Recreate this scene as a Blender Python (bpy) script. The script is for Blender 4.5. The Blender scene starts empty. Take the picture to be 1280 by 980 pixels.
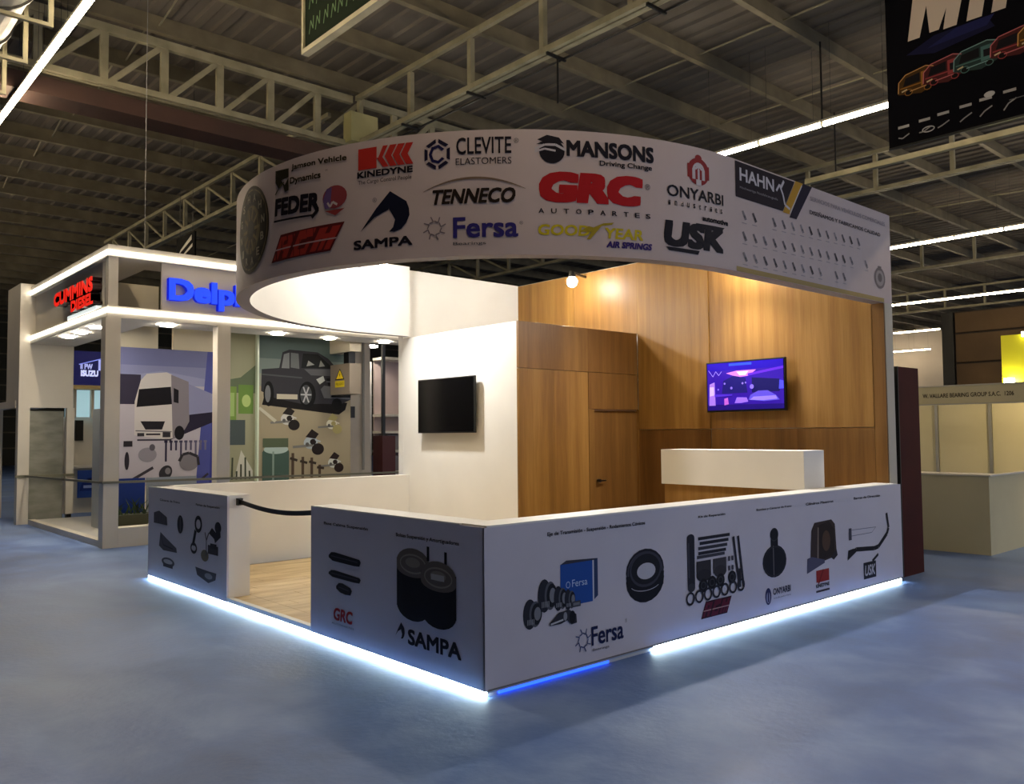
import bpy, bmesh, math, random
from math import sin, cos, pi, radians, hypot
from mathutils import Vector, Matrix, Euler
random.seed(7)
S = bpy.context.scene
COL = S.collection

# ------------------------------------------------------------------ camera
cd = bpy.data.cameras.new('camera'); cam = bpy.data.objects.new('camera', cd); COL.objects.link(cam)
FPX = 1053.13
cd.sensor_fit = 'HORIZONTAL'; cd.sensor_width = 36.0; cd.lens = FPX / 1280 * 36.0
cd.clip_start = .05; cd.clip_end = 300
YAW, PIT, ROL = radians(48.2635), radians(2.809), radians(-.4915)
Fw = Vector((cos(YAW)*cos(PIT), sin(YAW)*cos(PIT), sin(PIT)))
Rt = Vector((sin(YAW), -cos(YAW), 0)); Up = Rt.cross(Fw)
R2 = Rt*cos(ROL)+Up*sin(ROL); U2 = -Rt*sin(ROL)+Up*cos(ROL)
m = Matrix((R2, U2, -Fw)).transposed().to_4x4(); m.translation = Vector((-3.4923, -4.1913, 1.6777))
cam.matrix_world = m
S.camera = cam

# ------------------------------------------------------------------ world and exposure
W = bpy.data.worlds.new('world'); S.world = W; W.use_nodes = True
bg = W.node_tree.nodes['Background']; bg.inputs[0].default_value = (.64, .75, 1.0, 1); bg.inputs[1].default_value = .95
S.view_settings.view_transform = 'Standard'; S.view_settings.look = 'None'
S.view_settings.exposure = 0.12; S.view_settings.gamma = 1.0; S.view_settings.use_curve_mapping = False
TUBE_E = 70.0        # hall batten tubes
LED_E = 30.0          # base strips
FLOOD_W = 290.0      # booth flood lamps

# ------------------------------------------------------------------ materials
def lin(c):
    return tuple(((v/255)/12.92 if v/255 <= .04045 else ((v/255+.055)/1.055)**2.4) for v in c)
MC = {}
def mat(name, col, rough=.6, metal=0., em=0., emc=None, spec=.5, alpha=None, coat=0):
    if name in MC: return MC[name]
    m = bpy.data.materials.new(name); m.use_nodes = True
    b = m.node_tree.nodes['Principled BSDF']
    b.inputs['Base Color'].default_value = (*lin(col), 1)
    b.inputs['Roughness'].default_value = rough; b.inputs['Metallic'].default_value = metal
    b.inputs['Specular IOR Level'].default_value = spec
    b.inputs['Coat Weight'].default_value = coat
    if em:
        b.inputs['Emission Color'].default_value = (*lin(emc or col), 1); b.inputs['Emission Strength'].default_value = em
    if alpha is not None: b.inputs['Alpha'].default_value = alpha
    MC[name] = m; return m
def noisy(name, c1, c2, scale=3., rough=.6, metal=0., bump=.0, stretch=(1, 1, 1), detail=6, spec=.4, lo=.35, hi=.65, bscale=None):
    if name in MC: return MC[name]
    m = mat(name, c1, rough, metal, spec=spec); nt = m.node_tree; N = nt.nodes; L = nt.links
    b = N['Principled BSDF']
    tc = N.new('ShaderNodeTexCoord'); mp = N.new('ShaderNodeMapping'); mp.inputs['Scale'].default_value = stretch
    nz = N.new('ShaderNodeTexNoise'); nz.inputs['Scale'].default_value = scale; nz.inputs['Detail'].default_value = detail
    cr = N.new('ShaderNodeValToRGB'); cr.color_ramp.elements[0].color = (*lin(c1), 1); cr.color_ramp.elements[1].color = (*lin(c2), 1)
    cr.color_ramp.elements[0].position = lo; cr.color_ramp.elements[1].position = hi
    L.new(tc.outputs['Object'], mp.inputs[0]); L.new(mp.outputs[0], nz.inputs['Vector']); L.new(nz.outputs[0], cr.inputs[0])
    L.new(cr.outputs[0], b.inputs['Base Color'])
    if bump:
        n2 = N.new('ShaderNodeTexNoise'); n2.inputs['Scale'].default_value = bscale or scale*4; n2.inputs['Detail'].default_value = 4
        bp = N.new('ShaderNodeBump'); bp.inputs['Strength'].default_value = bump; bp.inputs['Distance'].default_value = .01
        L.new(mp.outputs[0], n2.inputs['Vector']); L.new(n2.outputs[0], bp.inputs['Height']); L.new(bp.outputs[0], b.inputs['Normal'])
    return m
def wood(name, c1, c2, c3, seed=0, axis=2, rough=.45):
    m = mat(name, c1, rough, spec=.35); nt = m.node_tree; N = nt.nodes; L = nt.links; b = N['Principled BSDF']
    tc = N.new('ShaderNodeTexCoord'); mp = N.new('ShaderNodeMapping')
    sc = [9, 9, 9]; sc[axis] = .35; mp.inputs['Scale'].default_value = sc; mp.inputs['Location'].default_value = (seed*3.1, seed*1.7, seed*2.3)
    n1 = N.new('ShaderNodeTexNoise'); n1.inputs['Scale'].default_value = 1.0; n1.inputs['Detail'].default_value = 5; n1.inputs['Distortion'].default_value = .4
    n2 = N.new('ShaderNodeTexNoise'); n2.inputs['Scale'].default_value = 9; n2.inputs['Detail'].default_value = 3
    n3 = N.new('ShaderNodeTexNoise'); n3.inputs['Scale'].default_value = .16; n3.inputs['Detail'].default_value = 1
    mx = N.new('ShaderNodeMix'); mx.data_type = 'FLOAT'; mx.inputs[0].default_value = .3
    ma = N.new('ShaderNodeMath'); ma.operation = 'MULTIPLY_ADD'; ma.inputs[1].default_value = .5
    cr = N.new('ShaderNodeValToRGB'); e = cr.color_ramp.elements
    e[0].position = .3; e[0].color = (*lin(c1), 1); e[1].position = .72; e[1].color = (*lin(c3), 1)
    k = e.new(.5); k.color = (*lin(c2), 1)
    L.new(tc.outputs['Object'], mp.inputs[0])
    for n in (n1, n2, n3): L.new(mp.outputs[0], n.inputs['Vector'])
    L.new(n1.outputs[0], mx.inputs[2]); L.new(n2.outputs[0], mx.inputs[3])
    L.new(n3.outputs[0], ma.inputs[0]); 
    sub = N.new('ShaderNodeMath'); sub.operation = 'ADD'; sub.inputs[1].default_value = -.25
    L.new(mx.outputs[0], sub.inputs[0]); L.new(sub.outputs[0], ma.inputs[2]); L.new(ma.outputs[0], cr.inputs[0]); L.new(cr.outputs[0], b.inputs['Base Color'])
    return m

M_white = noisy('white_laminate', (232, 230, 224), (238, 236, 230), 1.2, .5, spec=.3)
M_vinyl = noisy('printed_vinyl', (204, 200, 210), (210, 206, 216), 1.5, .42, spec=.4)
M_vinyl_d = mat('vinyl_edge', (120, 116, 118), .6)
M_black = mat('black_plastic', (14, 14, 15), .35)
M_steel_d = noisy('painted_truss_steel', (128, 123, 100), (152, 146, 122), 2.5, .5, spec=.3)
M_purlin = noisy('purlin_steel', (102, 95, 78), (122, 114, 94), 1.8, .6, spec=.2)
M_deck = noisy('roof_deck', (92, 86, 79), (108, 102, 94), .5, .7, spec=.1)
M_red_oxide = noisy('red_oxide_steel', (54, 36, 30), (66, 44, 36), 1.1, .7)
M_led = mat('led_white', (255, 255, 255), .5, em=LED_E, emc=(214, 242, 244))
M_led_off = mat('led_unlit', (190, 200, 214), .4)
M_led_blue = mat('led_blue', (40, 70, 220), .5, em=2.2, emc=(40, 90, 255))
M_tube = mat('tube_glow', (255, 240, 205), .5, em=TUBE_E, emc=(255, 232, 196))
M_tube_house = mat('tube_housing', (200, 196, 180), .5)
M_cream = noisy('cream_panel', (196, 188, 168), (204, 196, 176), 1, .6)
M_b2 = noisy('stand_white', (212, 205, 192), (220, 213, 200), 1, .55)
M_grey = mat('grey_paint', (128, 128, 128), .5)
M_alu = mat('aluminium', (170, 168, 160), .35, .8)
WOODS = [wood('oak_veneer_%s' % 'abcdef'[i], *c, seed=i) for i, c in enumerate([
    ((116, 80, 32), (136, 97, 42), (156, 116, 58)), ((104, 70, 27), (122, 85, 38), (140, 101, 50)), ((122, 86, 38), (143, 104, 48), (162, 122, 64)),
    ((96, 62, 24), (112, 76, 33), (130, 92, 44)), ((117, 80, 33), (138, 98, 44), (156, 115, 57)), ((105, 71, 29), (124, 87, 40), (142, 103, 51))])]

# ------------------------------------------------------------------ mesh helpers
WL = {}
class MB:
    def __init__(s): s.v = []; s.f = []; s.m = []; s.mats = []
    def mi(s, m):
        if m not in s.mats: s.mats.append(m)
        return s.mats.index(m)
    def face(s, pts, m):
        n = len(s.v); s.v += [tuple(p) for p in pts]; s.f.append(list(range(n, n+len(pts)))); s.m.append(s.mi(m))
    def box(s, x0, x1, y0, y1, z0, z1, m, front=None):
        x0, x1 = sorted((x0, x1)); y0, y1 = sorted((y0, y1)); z0, z1 = sorted((z0, z1))
        n = len(s.v); s.v += [(x, y, z) for z in (z0, z1) for (x, y) in ((x0, y0), (x1, y0), (x1, y1), (x0, y1))]
        k = s.mi(m); fr = front or {}
        for nm, q in (('-z', (3, 2, 1, 0)), ('+z', (4, 5, 6, 7)), ('-y', (0, 1, 5, 4)), ('+x', (1, 2, 6, 5)), ('+y', (2, 3, 7, 6)), ('-x', (3, 0, 4, 7))):
            s.f.append([n+i for i in q]); s.m.append(s.mi(fr[nm]) if nm in fr else k)
        return s
    def bar(s, p, q, w, h, m, up=(0, 0, 1)):
        p = Vector(p); q = Vector(q); d = (q-p).normalized(); u = Vector(up)
        if abs(d.dot(u)) > .98: u = Vector((1, 0, 0))
        a = d.cross(u).normalized()*w/2; b = a.cross(d).normalized()*h/2
        n = len(s.v); s.v += [tuple(o+i*a+j*b) for o in (p, q) for (i, j) in ((-1, -1), (1, -1), (1, 1), (-1, 1))]
        k = s.mi(m)
        for f in ((0, 1, 2, 3), (7, 6, 5, 4), (0, 4, 5, 1), (1, 5, 6, 2), (2, 6, 7, 3), (3, 7, 4, 0)): s.f.append([n+i for i in f]); s.m.append(k)
        return s
    def cyl(s, p, q, r, m, n=12, r2=None, caps=True):
        p = Vector(p); q = Vector(q); d = (q-p).normalized(); u = Vector((0, 0, 1)) if abs(d.z) < .9 else Vector((1, 0, 0))
        a = d.cross(u).normalized(); b = a.cross(d).normalized(); r2 = r if r2 is None else r2; k = s.mi(m); o = len(s.v)
        for c, rr in ((p, r), (q, r2)):
            for i in range(n): t = 2*pi*i/n; s.v.append(tuple(c+rr*(cos(t)*a+sin(t)*b)))
        for i in range(n): j = (i+1) % n; s.f.append([o+i, o+j, o+n+j, o+n+i][::-1]); s.m.append(k)
        if caps: s.f.append([o+i for i in range(n)]); s.m.append(k); s.f.append([o+n+i for i in range(n)][::-1]); s.m.append(k)
        return s
    def build(s, name, parent=None, bevel=0, smooth=False, label=None, loc=None):
        base = WL.get(parent.name, Vector((0, 0, 0))) if parent else Vector((0, 0, 0))
        org = Vector(loc) if loc is not None else (base if parent else Vector(s.center()))
        me = bpy.data.meshes.new(name); me.from_pydata([tuple(Vector(v)-org) for v in s.v], [], s.f)
        for mm in s.mats: me.materials.append(mm)
        me.polygons.foreach_set('material_index', s.m)
        bm = bmesh.new(); bm.from_mesh(me)
        if len(s.f) < 4000 and not getattr(s, 'flat', False):
            bmesh.ops.remove_doubles(bm, verts=bm.verts, dist=1e-5); bmesh.ops.recalc_face_normals(bm, faces=bm.faces)
        bm.to_mesh(me); bm.free()
        if smooth:
            for p in me.polygons: p.use_smooth = True
        me.update()
        o = bpy.data.objects.new(name, me); COL.objects.link(o); o.location = org-base
        if parent: o.parent = parent
        WL[o.name] = org
        if bevel:
            b = o.modifiers.new('bevel', 'BEVEL'); b.width = bevel; b.segments = 2; b.limit_method = 'ANGLE'
        if label: o['label'] = label
        return o
    def center(s):
        xs = [v[0] for v in s.v]; ys = [v[1] for v in s.v]; zs = [v[2] for v in s.v]
        return ((min(xs)+max(xs))/2, (min(ys)+max(ys))/2, min(zs))
def tag(o, label, cat, group=None, kind=None):
    if label: o['label'] = label
    if cat: o['category'] = cat
    if group: o['group'] = group
    if kind: o['kind'] = kind
    return o
def thing(name, label, cat, loc, group=None):
    o = bpy.data.objects.new(name, None); COL.objects.link(o); o.location = loc; o.empty_display_size = .1
    WL[o.name] = Vector(loc); return tag(o, label, cat, group)
def struct(o): o['kind'] = 'structure'; return o
KIDS = {}
def dup(src, loc, label, group=None):
    r = src.copy(); COL.objects.link(r); r.location = loc; r['label'] = label
    if group: r['group'] = group
    WL[r.name] = Vector(loc)
    if src.name not in KIDS: KIDS[src.name] = [(c, list(c.children)) for c in src.children]
    for c, gs in KIDS[src.name]:
        k = c.copy(); COL.objects.link(k); k.parent = r
        for g in gs:
            h = g.copy(); COL.objects.link(h); h.parent = k
    return r
def bx(name, parent, m, *a, bevel=0, label=None, front=None):
    b = MB(); b.box(*a, m, front=front); return b.build(name, parent, bevel=bevel, label=label)

# ------------------------------------------------------------------ printing
PM = {}
def ink(c, em=0):
    k = (tuple(c), em)
    if k not in PM: PM[k] = mat('ink_%02x%02x%02x%s' % (*c, '_lit' if em else ''), c, .5, em=em, spec=.12)
    return PM[k]
TXT = {}; EXT = {}
def textpolys(body, bold, shear):
    k = (body, bold, shear)
    if k in TXT: return TXT[k]
    c = bpy.data.curves.new('t', 'FONT'); c.body = body; c.offset = bold; c.shear = shear; c.resolution_u = 3
    o = bpy.data.objects.new('t', c); COL.objects.link(o)
    dg = bpy.context.evaluated_depsgraph_get(); me = bpy.data.meshes.new_from_object(o.evaluated_get(dg))
    vs = [(v.co.x, v.co.y) for v in me.vertices]; ps = [list(p.vertices) for p in me.polygons]
    bpy.data.objects.remove(o); bpy.data.curves.remove(c); bpy.data.meshes.remove(me)
    x0 = min(v[0] for v in vs); x1 = max(v[0] for v in vs); y0 = min(v[1] for v in vs); y1 = max(v[1] for v in vs)
    out = [[((vs[i][0]-x0)/(x1-x0), (vs[i][1]-y0)/(y1-y0)) for i in p] for p in ps]; EXT[k] = (x1-x0, y1-y0)
    TXT[k] = out; return out
def clip(poly, a, b):
    for s, c in ((1, a), (-1, -b)):
        out = []
        for i in range(len(poly)):
            p, q = poly[i-1], poly[i]; dp, dq = s*p[0]-c, s*q[0]-c
            if dp*dq < 0: t = dp/(dp-dq); out.append((p[0]+t*(q[0]-p[0]), p[1]+t*(q[1]-p[1])))
            if dq >= 0: out.append(q)
        poly = out
        if len(poly) < 3: return []
    return poly
class Print:
    """flat print on a surface: fmap(u, v, offset) -> world point"""
    def __init__(s, fmap, base=.002, strip=None, em=0): s.fm = fmap; s.o = base; s.mb = MB(); s.mb.flat = True; s.strip = strip; s.em = em
    def raw(s, pts, c):
        a = sum(pts[i-1][0]*pts[i][1]-pts[i][0]*pts[i-1][1] for i in range(len(pts)))
        if abs(a) < 1e-9: return
        if a < 0: pts = pts[::-1]
        if s.strip:
            u0 = min(p[0] for p in pts); u1 = max(p[0] for p in pts); n = int((u1-u0)/s.strip)+1
            if n > 1:
                for i in range(n):
                    q = clip(pts, u0+(u1-u0)*i/n, u0+(u1-u0)*(i+1)/n)
                    if len(q) > 2: s.mb.face([s.fm(*p, s.o) for p in q], ink(c, s.em))
                return
        s.mb.face([s.fm(*p, s.o) for p in pts], ink(c, s.em))
    def poly(s, pts, c): s.o += .00012; s.raw(list(pts), c); return s
    def rect(s, u0, v0, u1, v1, c): return s.poly([(u0, v0), (u1, v0), (u1, v1), (u0, v1)], c)
    def ell(s, cu, cv, ru, rv, c, rot=0, n=20, a0=0, a1=360):
        r = radians(rot); P = []
        full = a1-a0 >= 360
        for i in range(n if full else n+1):
            t = radians(a0+(a1-a0)*i/n); x = ru*cos(t); y = rv*sin(t); P.append((cu+x*cos(r)-y*sin(r), cv+x*sin(r)+y*cos(r)))
        return s.poly(P, c)
    def ring(s, cu, cv, ru, rv, w, c, rot=0, n=24, a0=0, a1=360):
        s.o += .00012; r = radians(rot)
        f = lambda t, k: (cu+(ru-k)*cos(t)*cos(r)-(rv-k)*sin(t)*sin(r), cv+(ru-k)*cos(t)*sin(r)+(rv-k)*sin(t)*cos(r))
        for i in range(n):
            t0 = radians(a0+(a1-a0)*i/n); t1 = radians(a0+(a1-a0)*(i+1)/n)
            s.raw([f(t0, 0), f(t1, 0), f(t1, w), f(t0, w)], c)
        return s
    def line(s, p, q, w, c, w2=None):
        w2 = w if w2 is None else w2; d = hypot(q[0]-p[0], q[1]-p[1]); nx, ny = -(q[1]-p[1])/d/2, (q[0]-p[0])/d/2
        return s.poly([(p[0]-nx*w, p[1]-ny*w), (q[0]-nx*w2, q[1]-ny*w2), (q[0]+nx*w2, q[1]+ny*w2), (p[0]+nx*w, p[1]+ny*w)], c)
    def path(s, pts, w, c):
        for p, q in zip(pts, pts[1:]): s.line(p, q, w, c)
        return s
    def text(s, body, u0, v0, u1, v1, c, bold=.0, shear=0., slope=0.):
        k = max(0, bold); bo = min(bold, 0); T = textpolys(body, bo, shear); ex, ey = EXT[(body, bo, shear)]
        du, dv = k*(u1-u0)/ex, k*(v1-v0)/ey; W = u1-u0-2*du; H = v1-v0-2*dv
        n = 0 if not k else (1 if k < .026 else (2 if k < .045 else 3)); G = [(0, 0)] if not n else [(a/n, b/n) for a in range(-n, n+1) for b in range(-n, n+1) if max(abs(a), abs(b)) == n or (a == 0 and b == 0)]
        for (i, j) in G:
            s.o += .00004
            for p in T: s.raw([(u0+du+i*du+x*W, v0+dv+j*dv+y*H+slope*x) for x, y in p], c)
        return s
    def build(s, name, parent, label=None): return s.mb.build(name, parent, label=label)

# ================================================================== SETTING: hall floor, roof, far walls
def floor_mat():
    m = mat('painted_concrete', (96, 114, 150), .5, spec=.45); nt = m.node_tree; N = nt.nodes; L = nt.links; b = N['Principled BSDF']
    tc = N.new('ShaderNodeTexCoord')
    def nz(sc, det, dist=0, st=(1, 1, 1), rot=0):
        mp = N.new('ShaderNodeMapping'); mp.inputs['Scale'].default_value = st; mp.inputs['Rotation'].default_value = (0, 0, rot)
        n = N.new('ShaderNodeTexNoise'); n.inputs['Scale'].default_value = sc; n.inputs['Detail'].default_value = det; n.inputs['Distortion'].default_value = dist
        L.new(tc.outputs['Object'], mp.inputs[0]); L.new(mp.outputs[0], n.inputs['Vector']); return n
    a = nz(.45, 5, .6); c = nz(2.2, 8, .4, (1, .8, 1), .5); d = nz(.16, 2)
    mx = N.new('ShaderNodeMix'); mx.data_type = 'FLOAT'; mx.inputs[0].default_value = .38; L.new(a.outputs[0], mx.inputs[2]); L.new(c.outputs[0], mx.inputs[3])
    cr = N.new('ShaderNodeValToRGB'); e = cr.color_ramp.elements
    e[0].position = .34; e[0].color = (*lin((56, 88, 152)), 1); e[1].position = .68; e[1].color = (*lin((136, 164, 214)), 1)
    k = e.new(.5); k.color = (*lin((86, 119, 186)), 1)
    L.new(mx.outputs[0], cr.inputs[0])
    cr2 = N.new('ShaderNodeValToRGB'); cr2.color_ramp.elements[0].position = .42; cr2.color_ramp.elements[1].position = .62
    L.new(d.outputs[0], cr2.inputs[0])
    m2 = N.new('ShaderNodeMix'); m2.data_type = 'RGBA'; m2.inputs[7].default_value = (*lin((118, 138, 172)), 1)
    sc = N.new('ShaderNodeMath'); sc.operation = 'MULTIPLY'; sc.inputs[1].default_value = .55
    L.new(cr2.outputs[0], sc.inputs[0]); L.new(sc.outputs[0], m2.inputs[0]); L.new(cr.outputs[0], m2.inputs[6]); L.new(m2.outputs[2], b.inputs['Base Color'])
    rr = N.new('ShaderNodeMapRange'); rr.inputs[3].default_value = .38; rr.inputs[4].default_value = .62; L.new(c.outputs[0], rr.inputs[0]); L.new(rr.outputs[0], b.inputs['Roughness'])
    f = nz(22, 6); bp = N.new('ShaderNodeBump'); bp.inputs['Strength'].default_value = .35; bp.inputs['Distance'].default_value = .008
    L.new(f.outputs[0], bp.inputs['Height']); L.new(bp.outputs[0], b.inputs['Normal'])
    return m
o = bx('floor', None, floor_mat(), -16, 64, -16, 56, -.1, 0); struct(o)

# ceiling: trapezoid metal deck with ribs running across the purlins
mb = MB(); P = []; x = -16.0
while x < 64: P += [(x, 9.44), (x+.16, 9.44), (x+.2, 9.485), (x+.36, 9.485)]; x += .4
k = mb.mi(M_deck)
for (x, z) in P: mb.v += [(x, -16, z), (x, 56, z)]
for i in range(len(P)-1): mb.f.append([2*i, 2*i+1, 2*i+3, 2*i+2]); mb.m.append(k)
ceil = struct(mb.build('ceiling', loc=(0, 0, 9.44)))
Y0 = -13.5; NP = [Y0+1.92*i for i in range(36)]
for i, y in enumerate(NP):
    b = MB(); b.box(-16, 64, y, y+.05, 9.1, 9.438, M_purlin); b.box(-16, 64, y-.07, y, 9.1, 9.125, M_purlin)
    if i == 0: pm = b.build('purlin', ceil, loc=(0, y, 9.1))
    else:
        q = pm.copy(); COL.objects.link(q); q.parent = ceil; q.location = pm.location+Vector((0, 1.92*i, 0))
b = MB(); b.bar((0, 0, 0), (.22, 1.87, .1), .025, .025, M_steel_d); sr = None
for xr in (-3.2, 1.6, 10.2, 13.8, 22.4, 26):
    for i in range(4, 24):
        if sr is None:
            sr = b.build('sag_rod', ceil, loc=(0, 0, 0)); sr.location = (xr, NP[i]+.05, -.28)
        else: q = sr.copy(); COL.objects.link(q); q.parent = ceil; q.location = (xr, NP[i]+.05, -.28)

# far walls of the hall, then two added unseen walls that block light
mb = MB(); mb.box(62, 62.3, -16, 56, 0, 9.4, noisy('far_wall_plaster', (176, 168, 158), (190, 182, 172), .3, .8)); w = struct(mb.build('wall_back'))
mb = MB(); mb.box(-16, 62, 54, 54.3, 0, 9.4, noisy('dark_cladding', (60, 60, 52), (74, 72, 62), .4, .8)); w = struct(mb.build('wall_left'))
for i in range(9):
    bx('cladding_rail', w, M_purlin, -16, 62, 53.9, 54.0, 1+i*.95, 1.08+i*.95)
mb = MB(); mb.box(-8.3, -8, -16, 56, 0, 9.4, mat('blocker_wall_dark', (70, 64, 58), .85)); struct(mb.build('blocker_wall_front'))  # added out of view to keep world light off the left-facing sides
mb = MB(); mb.box(-8, 1.5, -16.3, -16, 0, 9.4, mat('blocker_wall_pale', (150, 148, 146), .85)); struct(mb.build('blocker_wall_near'))  # added unseen end wall, stops direct daylight reaching the left low walls
# brown panelled partition on the right
M_brown = noisy('brown_board', (86, 66, 42), (100, 78, 50), .8, .7)
M_brown_d = mat('brown_frame', (44, 32, 22), .7)
pw = bx('wall_right', None, M_brown_d, 30.1, 30.3, -16, 8.7, 0, 6.1); struct(pw)
for i in range(7):
    for z0, z1 in ((.1, 1.5), (1.6, 2.9), (3.0, 4.12), (4.2, 5.24), (5.32, 6.05)):
        bx('wall_board', pw, M_brown, 30.02, 30.1, 8.25-3.2*(i+1)+.1, 8.25-3.2*i, z0, z1)
bx('wall_edge_post', pw, M_black, 29.95, 30.35, 8.3, 8.72, 0, 6.1)

# ================================================================== ROOF TRUSSES
def truss_y(x, y0, y1, label, zb=8.0, zt=9.0, diag=False, step=1.92, nodes=None, conduit=False, slope=False):
    t = thing('roof_truss', label, 'truss', (x, y0, zb), None)
    for dx in (-.055, .055):
        b = MB(); b.box(x+dx-.045, x+dx+.045, y0, y1, zt-.05, zt+.05, M_steel_d)
        if dx < 0: b.build('top_chord', t)
    b = MB(); b.box(x-.1, x-.02, y0, y1, zb-.05, zb+.05, M_steel_d); b.box(x+.02, x+.1, y0, y1, zb-.05, zb+.05, M_steel_d); b.build('bottom_chord', t)
    y = nodes; 
    while y < y1:
        if y > y0:
            bx('truss_post', t, M_steel_d, x-.05, x+.05, y-.05, y+.05, zb+.05, zt-.05)
            if diag and y+step < y1:
                b = MB(); b.bar((x, y, zb+.05), (x, y+step, zt-.05), .07, .07, M_steel_d); b.build('truss_diagonal', t)
        y += step
    if conduit:
        b = MB(); b.cyl((x+.2, y0, zb+.03), (x+.2, y1, zb+.03), .03, M_steel_d, 8); b.cyl((x+.3, y0, zb-.06), (x+.3, y1, zb-.06), .022, M_black, 8); b.build('conduit', t)
        for yy in [y0+.6+2.1*i for i in range(int((y1-y0)/2.1))]:
            bx('conduit_bracket', t, M_black, x-.1, x+.34, yy, yy+.04, zb-.1, zb-.055)
    return t
truss_y(6.1, -14, 11.5, 'nearest roof truss with conduits, rising out of the frame above the round fascia', nodes=-13.5, conduit=True)
truss_y(6.1, 12.7, 29.5, 'olive roof truss with crossing diagonals above the rear left display stand', nodes=14.6, diag=True, step=1.75)
truss_y(18.3, -14, 11.5, 'roof truss with plain posts behind the hanging event banner', nodes=-13.5+.05)
truss_y(18.3, 12.7, 36, 'far truss seen through the gap under the round fascia', nodes=14.6, diag=True)
truss_y(30.4, -14, 30, 'roof truss behind the second glowing light row right of the fascia', nodes=-13.5)
truss_y(42.6, -14, 34, 'distant roof truss near the hall end, right of the fascia', nodes=-13.5)
def truss_x(x0, x1, y, label, n0):
    t = thing('cross_truss', label, 'truss', (x0, y, 8), None)
    b = MB(); b.box(x0, x1, y-.06, y+.06, 8.92, 9.08, M_steel_d); b.build('top_chord', t)
    b = MB(); b.box(x0, x1, y-.1, y-.02, 7.94, 8.05, M_steel_d); b.box(x0, x1, y+.02, y+.1, 7.94, 8.05, M_steel_d); b.build('bottom_chord', t)
    x = n0
    while x < x1-.05:
        if x > x0:
            bx('truss_post', t, M_steel_d, x-.07, x+.07, y-.04, y+.04, 8.05, 8.92)
            b = MB(); b.bar((x+.12, y, 8.05), (x+.98, y, 8.92), .08, .1, M_steel_d); b.build('truss_diagonal', t)
        x += 1.06
    return t
truss_x(-6.05, 6.0, 11.65, 'cross truss with posts and diagonals above the rear left display stand', -5.44)
truss_x(6.2, 18.2, 11.65, 'cross truss hidden mostly behind the round fascia', 6.2+.9)
g = bx('gutter_beam', None, M_red_oxide, -15, 18, 11.86, 12.5, 7.62, 7.93); tag(g, 'dark red-brown beam under the cross truss', 'beam')
# column that carries the trusses
c = thing('steel_column', 'pale grey hall column behind the electrical cabinet', 'column', (6.3, 12.3, 0))
bx('shaft', c, noisy('column_paint', (168, 162, 156), (182, 176, 168), .9, .6), 5.92, 6.72, 12.05, 12.55, 0, 7.6)
bx('head_plate', c, noisy('head_cream', (150, 146, 104), (166, 160, 118), 1.5, .6), 5.78, 6.45, 11.3, 11.62, 7.98, 8.62)
b = MB(); b.cyl((6.5, 11.98, .9), (6.5, 11.98, 4.6), .03, M_grey, 8); b.build('conduit_pipe', c)
bx('switch_box', c, M_black, 6.2, 6.3, 12.0, 12.05, 2.05, 2.3)

# ================================================================== HALL LIGHTS
tl = None
def tube(x, y, z, label, group):
    global tl
    if tl is None:
        tl = thing('tube_light', label, 'light', (x, y, z), group)
        b = MB(); b.cyl((x, y-.65, z), (x, y+.65, z), .035, M_tube, 10); b.build('tube', tl, smooth=True)
        bx('housing', tl, M_tube_house, x-.05, x+.05, y-.66, y+.66, z+.045, z+.09)
        for s in (-1, 1): bx('end_cap', tl, M_tube_house, x-.03, x+.03, y+s*.665-.01, y+s*.665+.01, z-.03, z+.09)
        for s in (-.5, .5): b = MB(); b.cyl((x, y+s, z+.09), (x, y+s, 9.44), .004, M_black, 5); b.build('hanger_wire', tl)
        return tl
    return dup(tl, (x, y, z), label, group)
ORD = ['first', 'second', 'third', 'fourth', 'fifth', 'sixth', 'seventh', 'eighth', 'ninth', 'tenth', 'eleventh', 'twelfth', 'thirteenth', 'fourteenth', 'fifteenth', 'sixteenth']
def row(x, ys, z, desc, group):
    for i, y in enumerate(ys): tube(x, y, z, '%s batten from the near end of %s' % (ORD[i], desc), group)
row(11.47, [2.95+1.36*i-12*1.36 for i in range(15)], 7.5, 'the row that meets the banner', 'glowing battens in the row meeting the banner')
row(-.35, [8.35-9*1.36+1.36*i for i in range(16)], 7.5, 'the row at the upper left corner', 'glowing battens in the upper left row')
for i in range(16): tube(-.35, 8.35+(7+i)*1.36, 7.5, '%s batten of the upper left row past the left picture edge' % ORD[i], 'battens beyond the left picture edge')
row(23.45, [-3.1+1.36*i for i in range(9)], 7.5, 'the second row right of the fascia', 'glowing battens in the second row on the right')
row(35.9, [.1+1.36*i for i in range(12)], 7.5, 'the third row right of the fascia', 'glowing battens in the third row on the right')
row(47.4, [16.2+1.36*i for i in range(5)], 7.5, 'the short fourth row above the brown partition edge', 'glowing battens in the fourth row')
row(59.5, [21.6+1.36*i for i in range(5)], 7.5, 'the lowest short row by the hall end', 'glowing battens in the fifth row')
# cable tray in front of the second truss
t = bx('cable_tray', None, M_steel_d, 14.98, 15.12, -9, 5.95, 7.56, 7.68); tag(t, 'pale straight tray running under the banner to the fascia', 'tray')
b = MB(); b.cyl((15.05, 5.2, 7.68), (15.05, 5.2, 9.1), .02, M_black, 6); b.build('hanger_rod', t)
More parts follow.
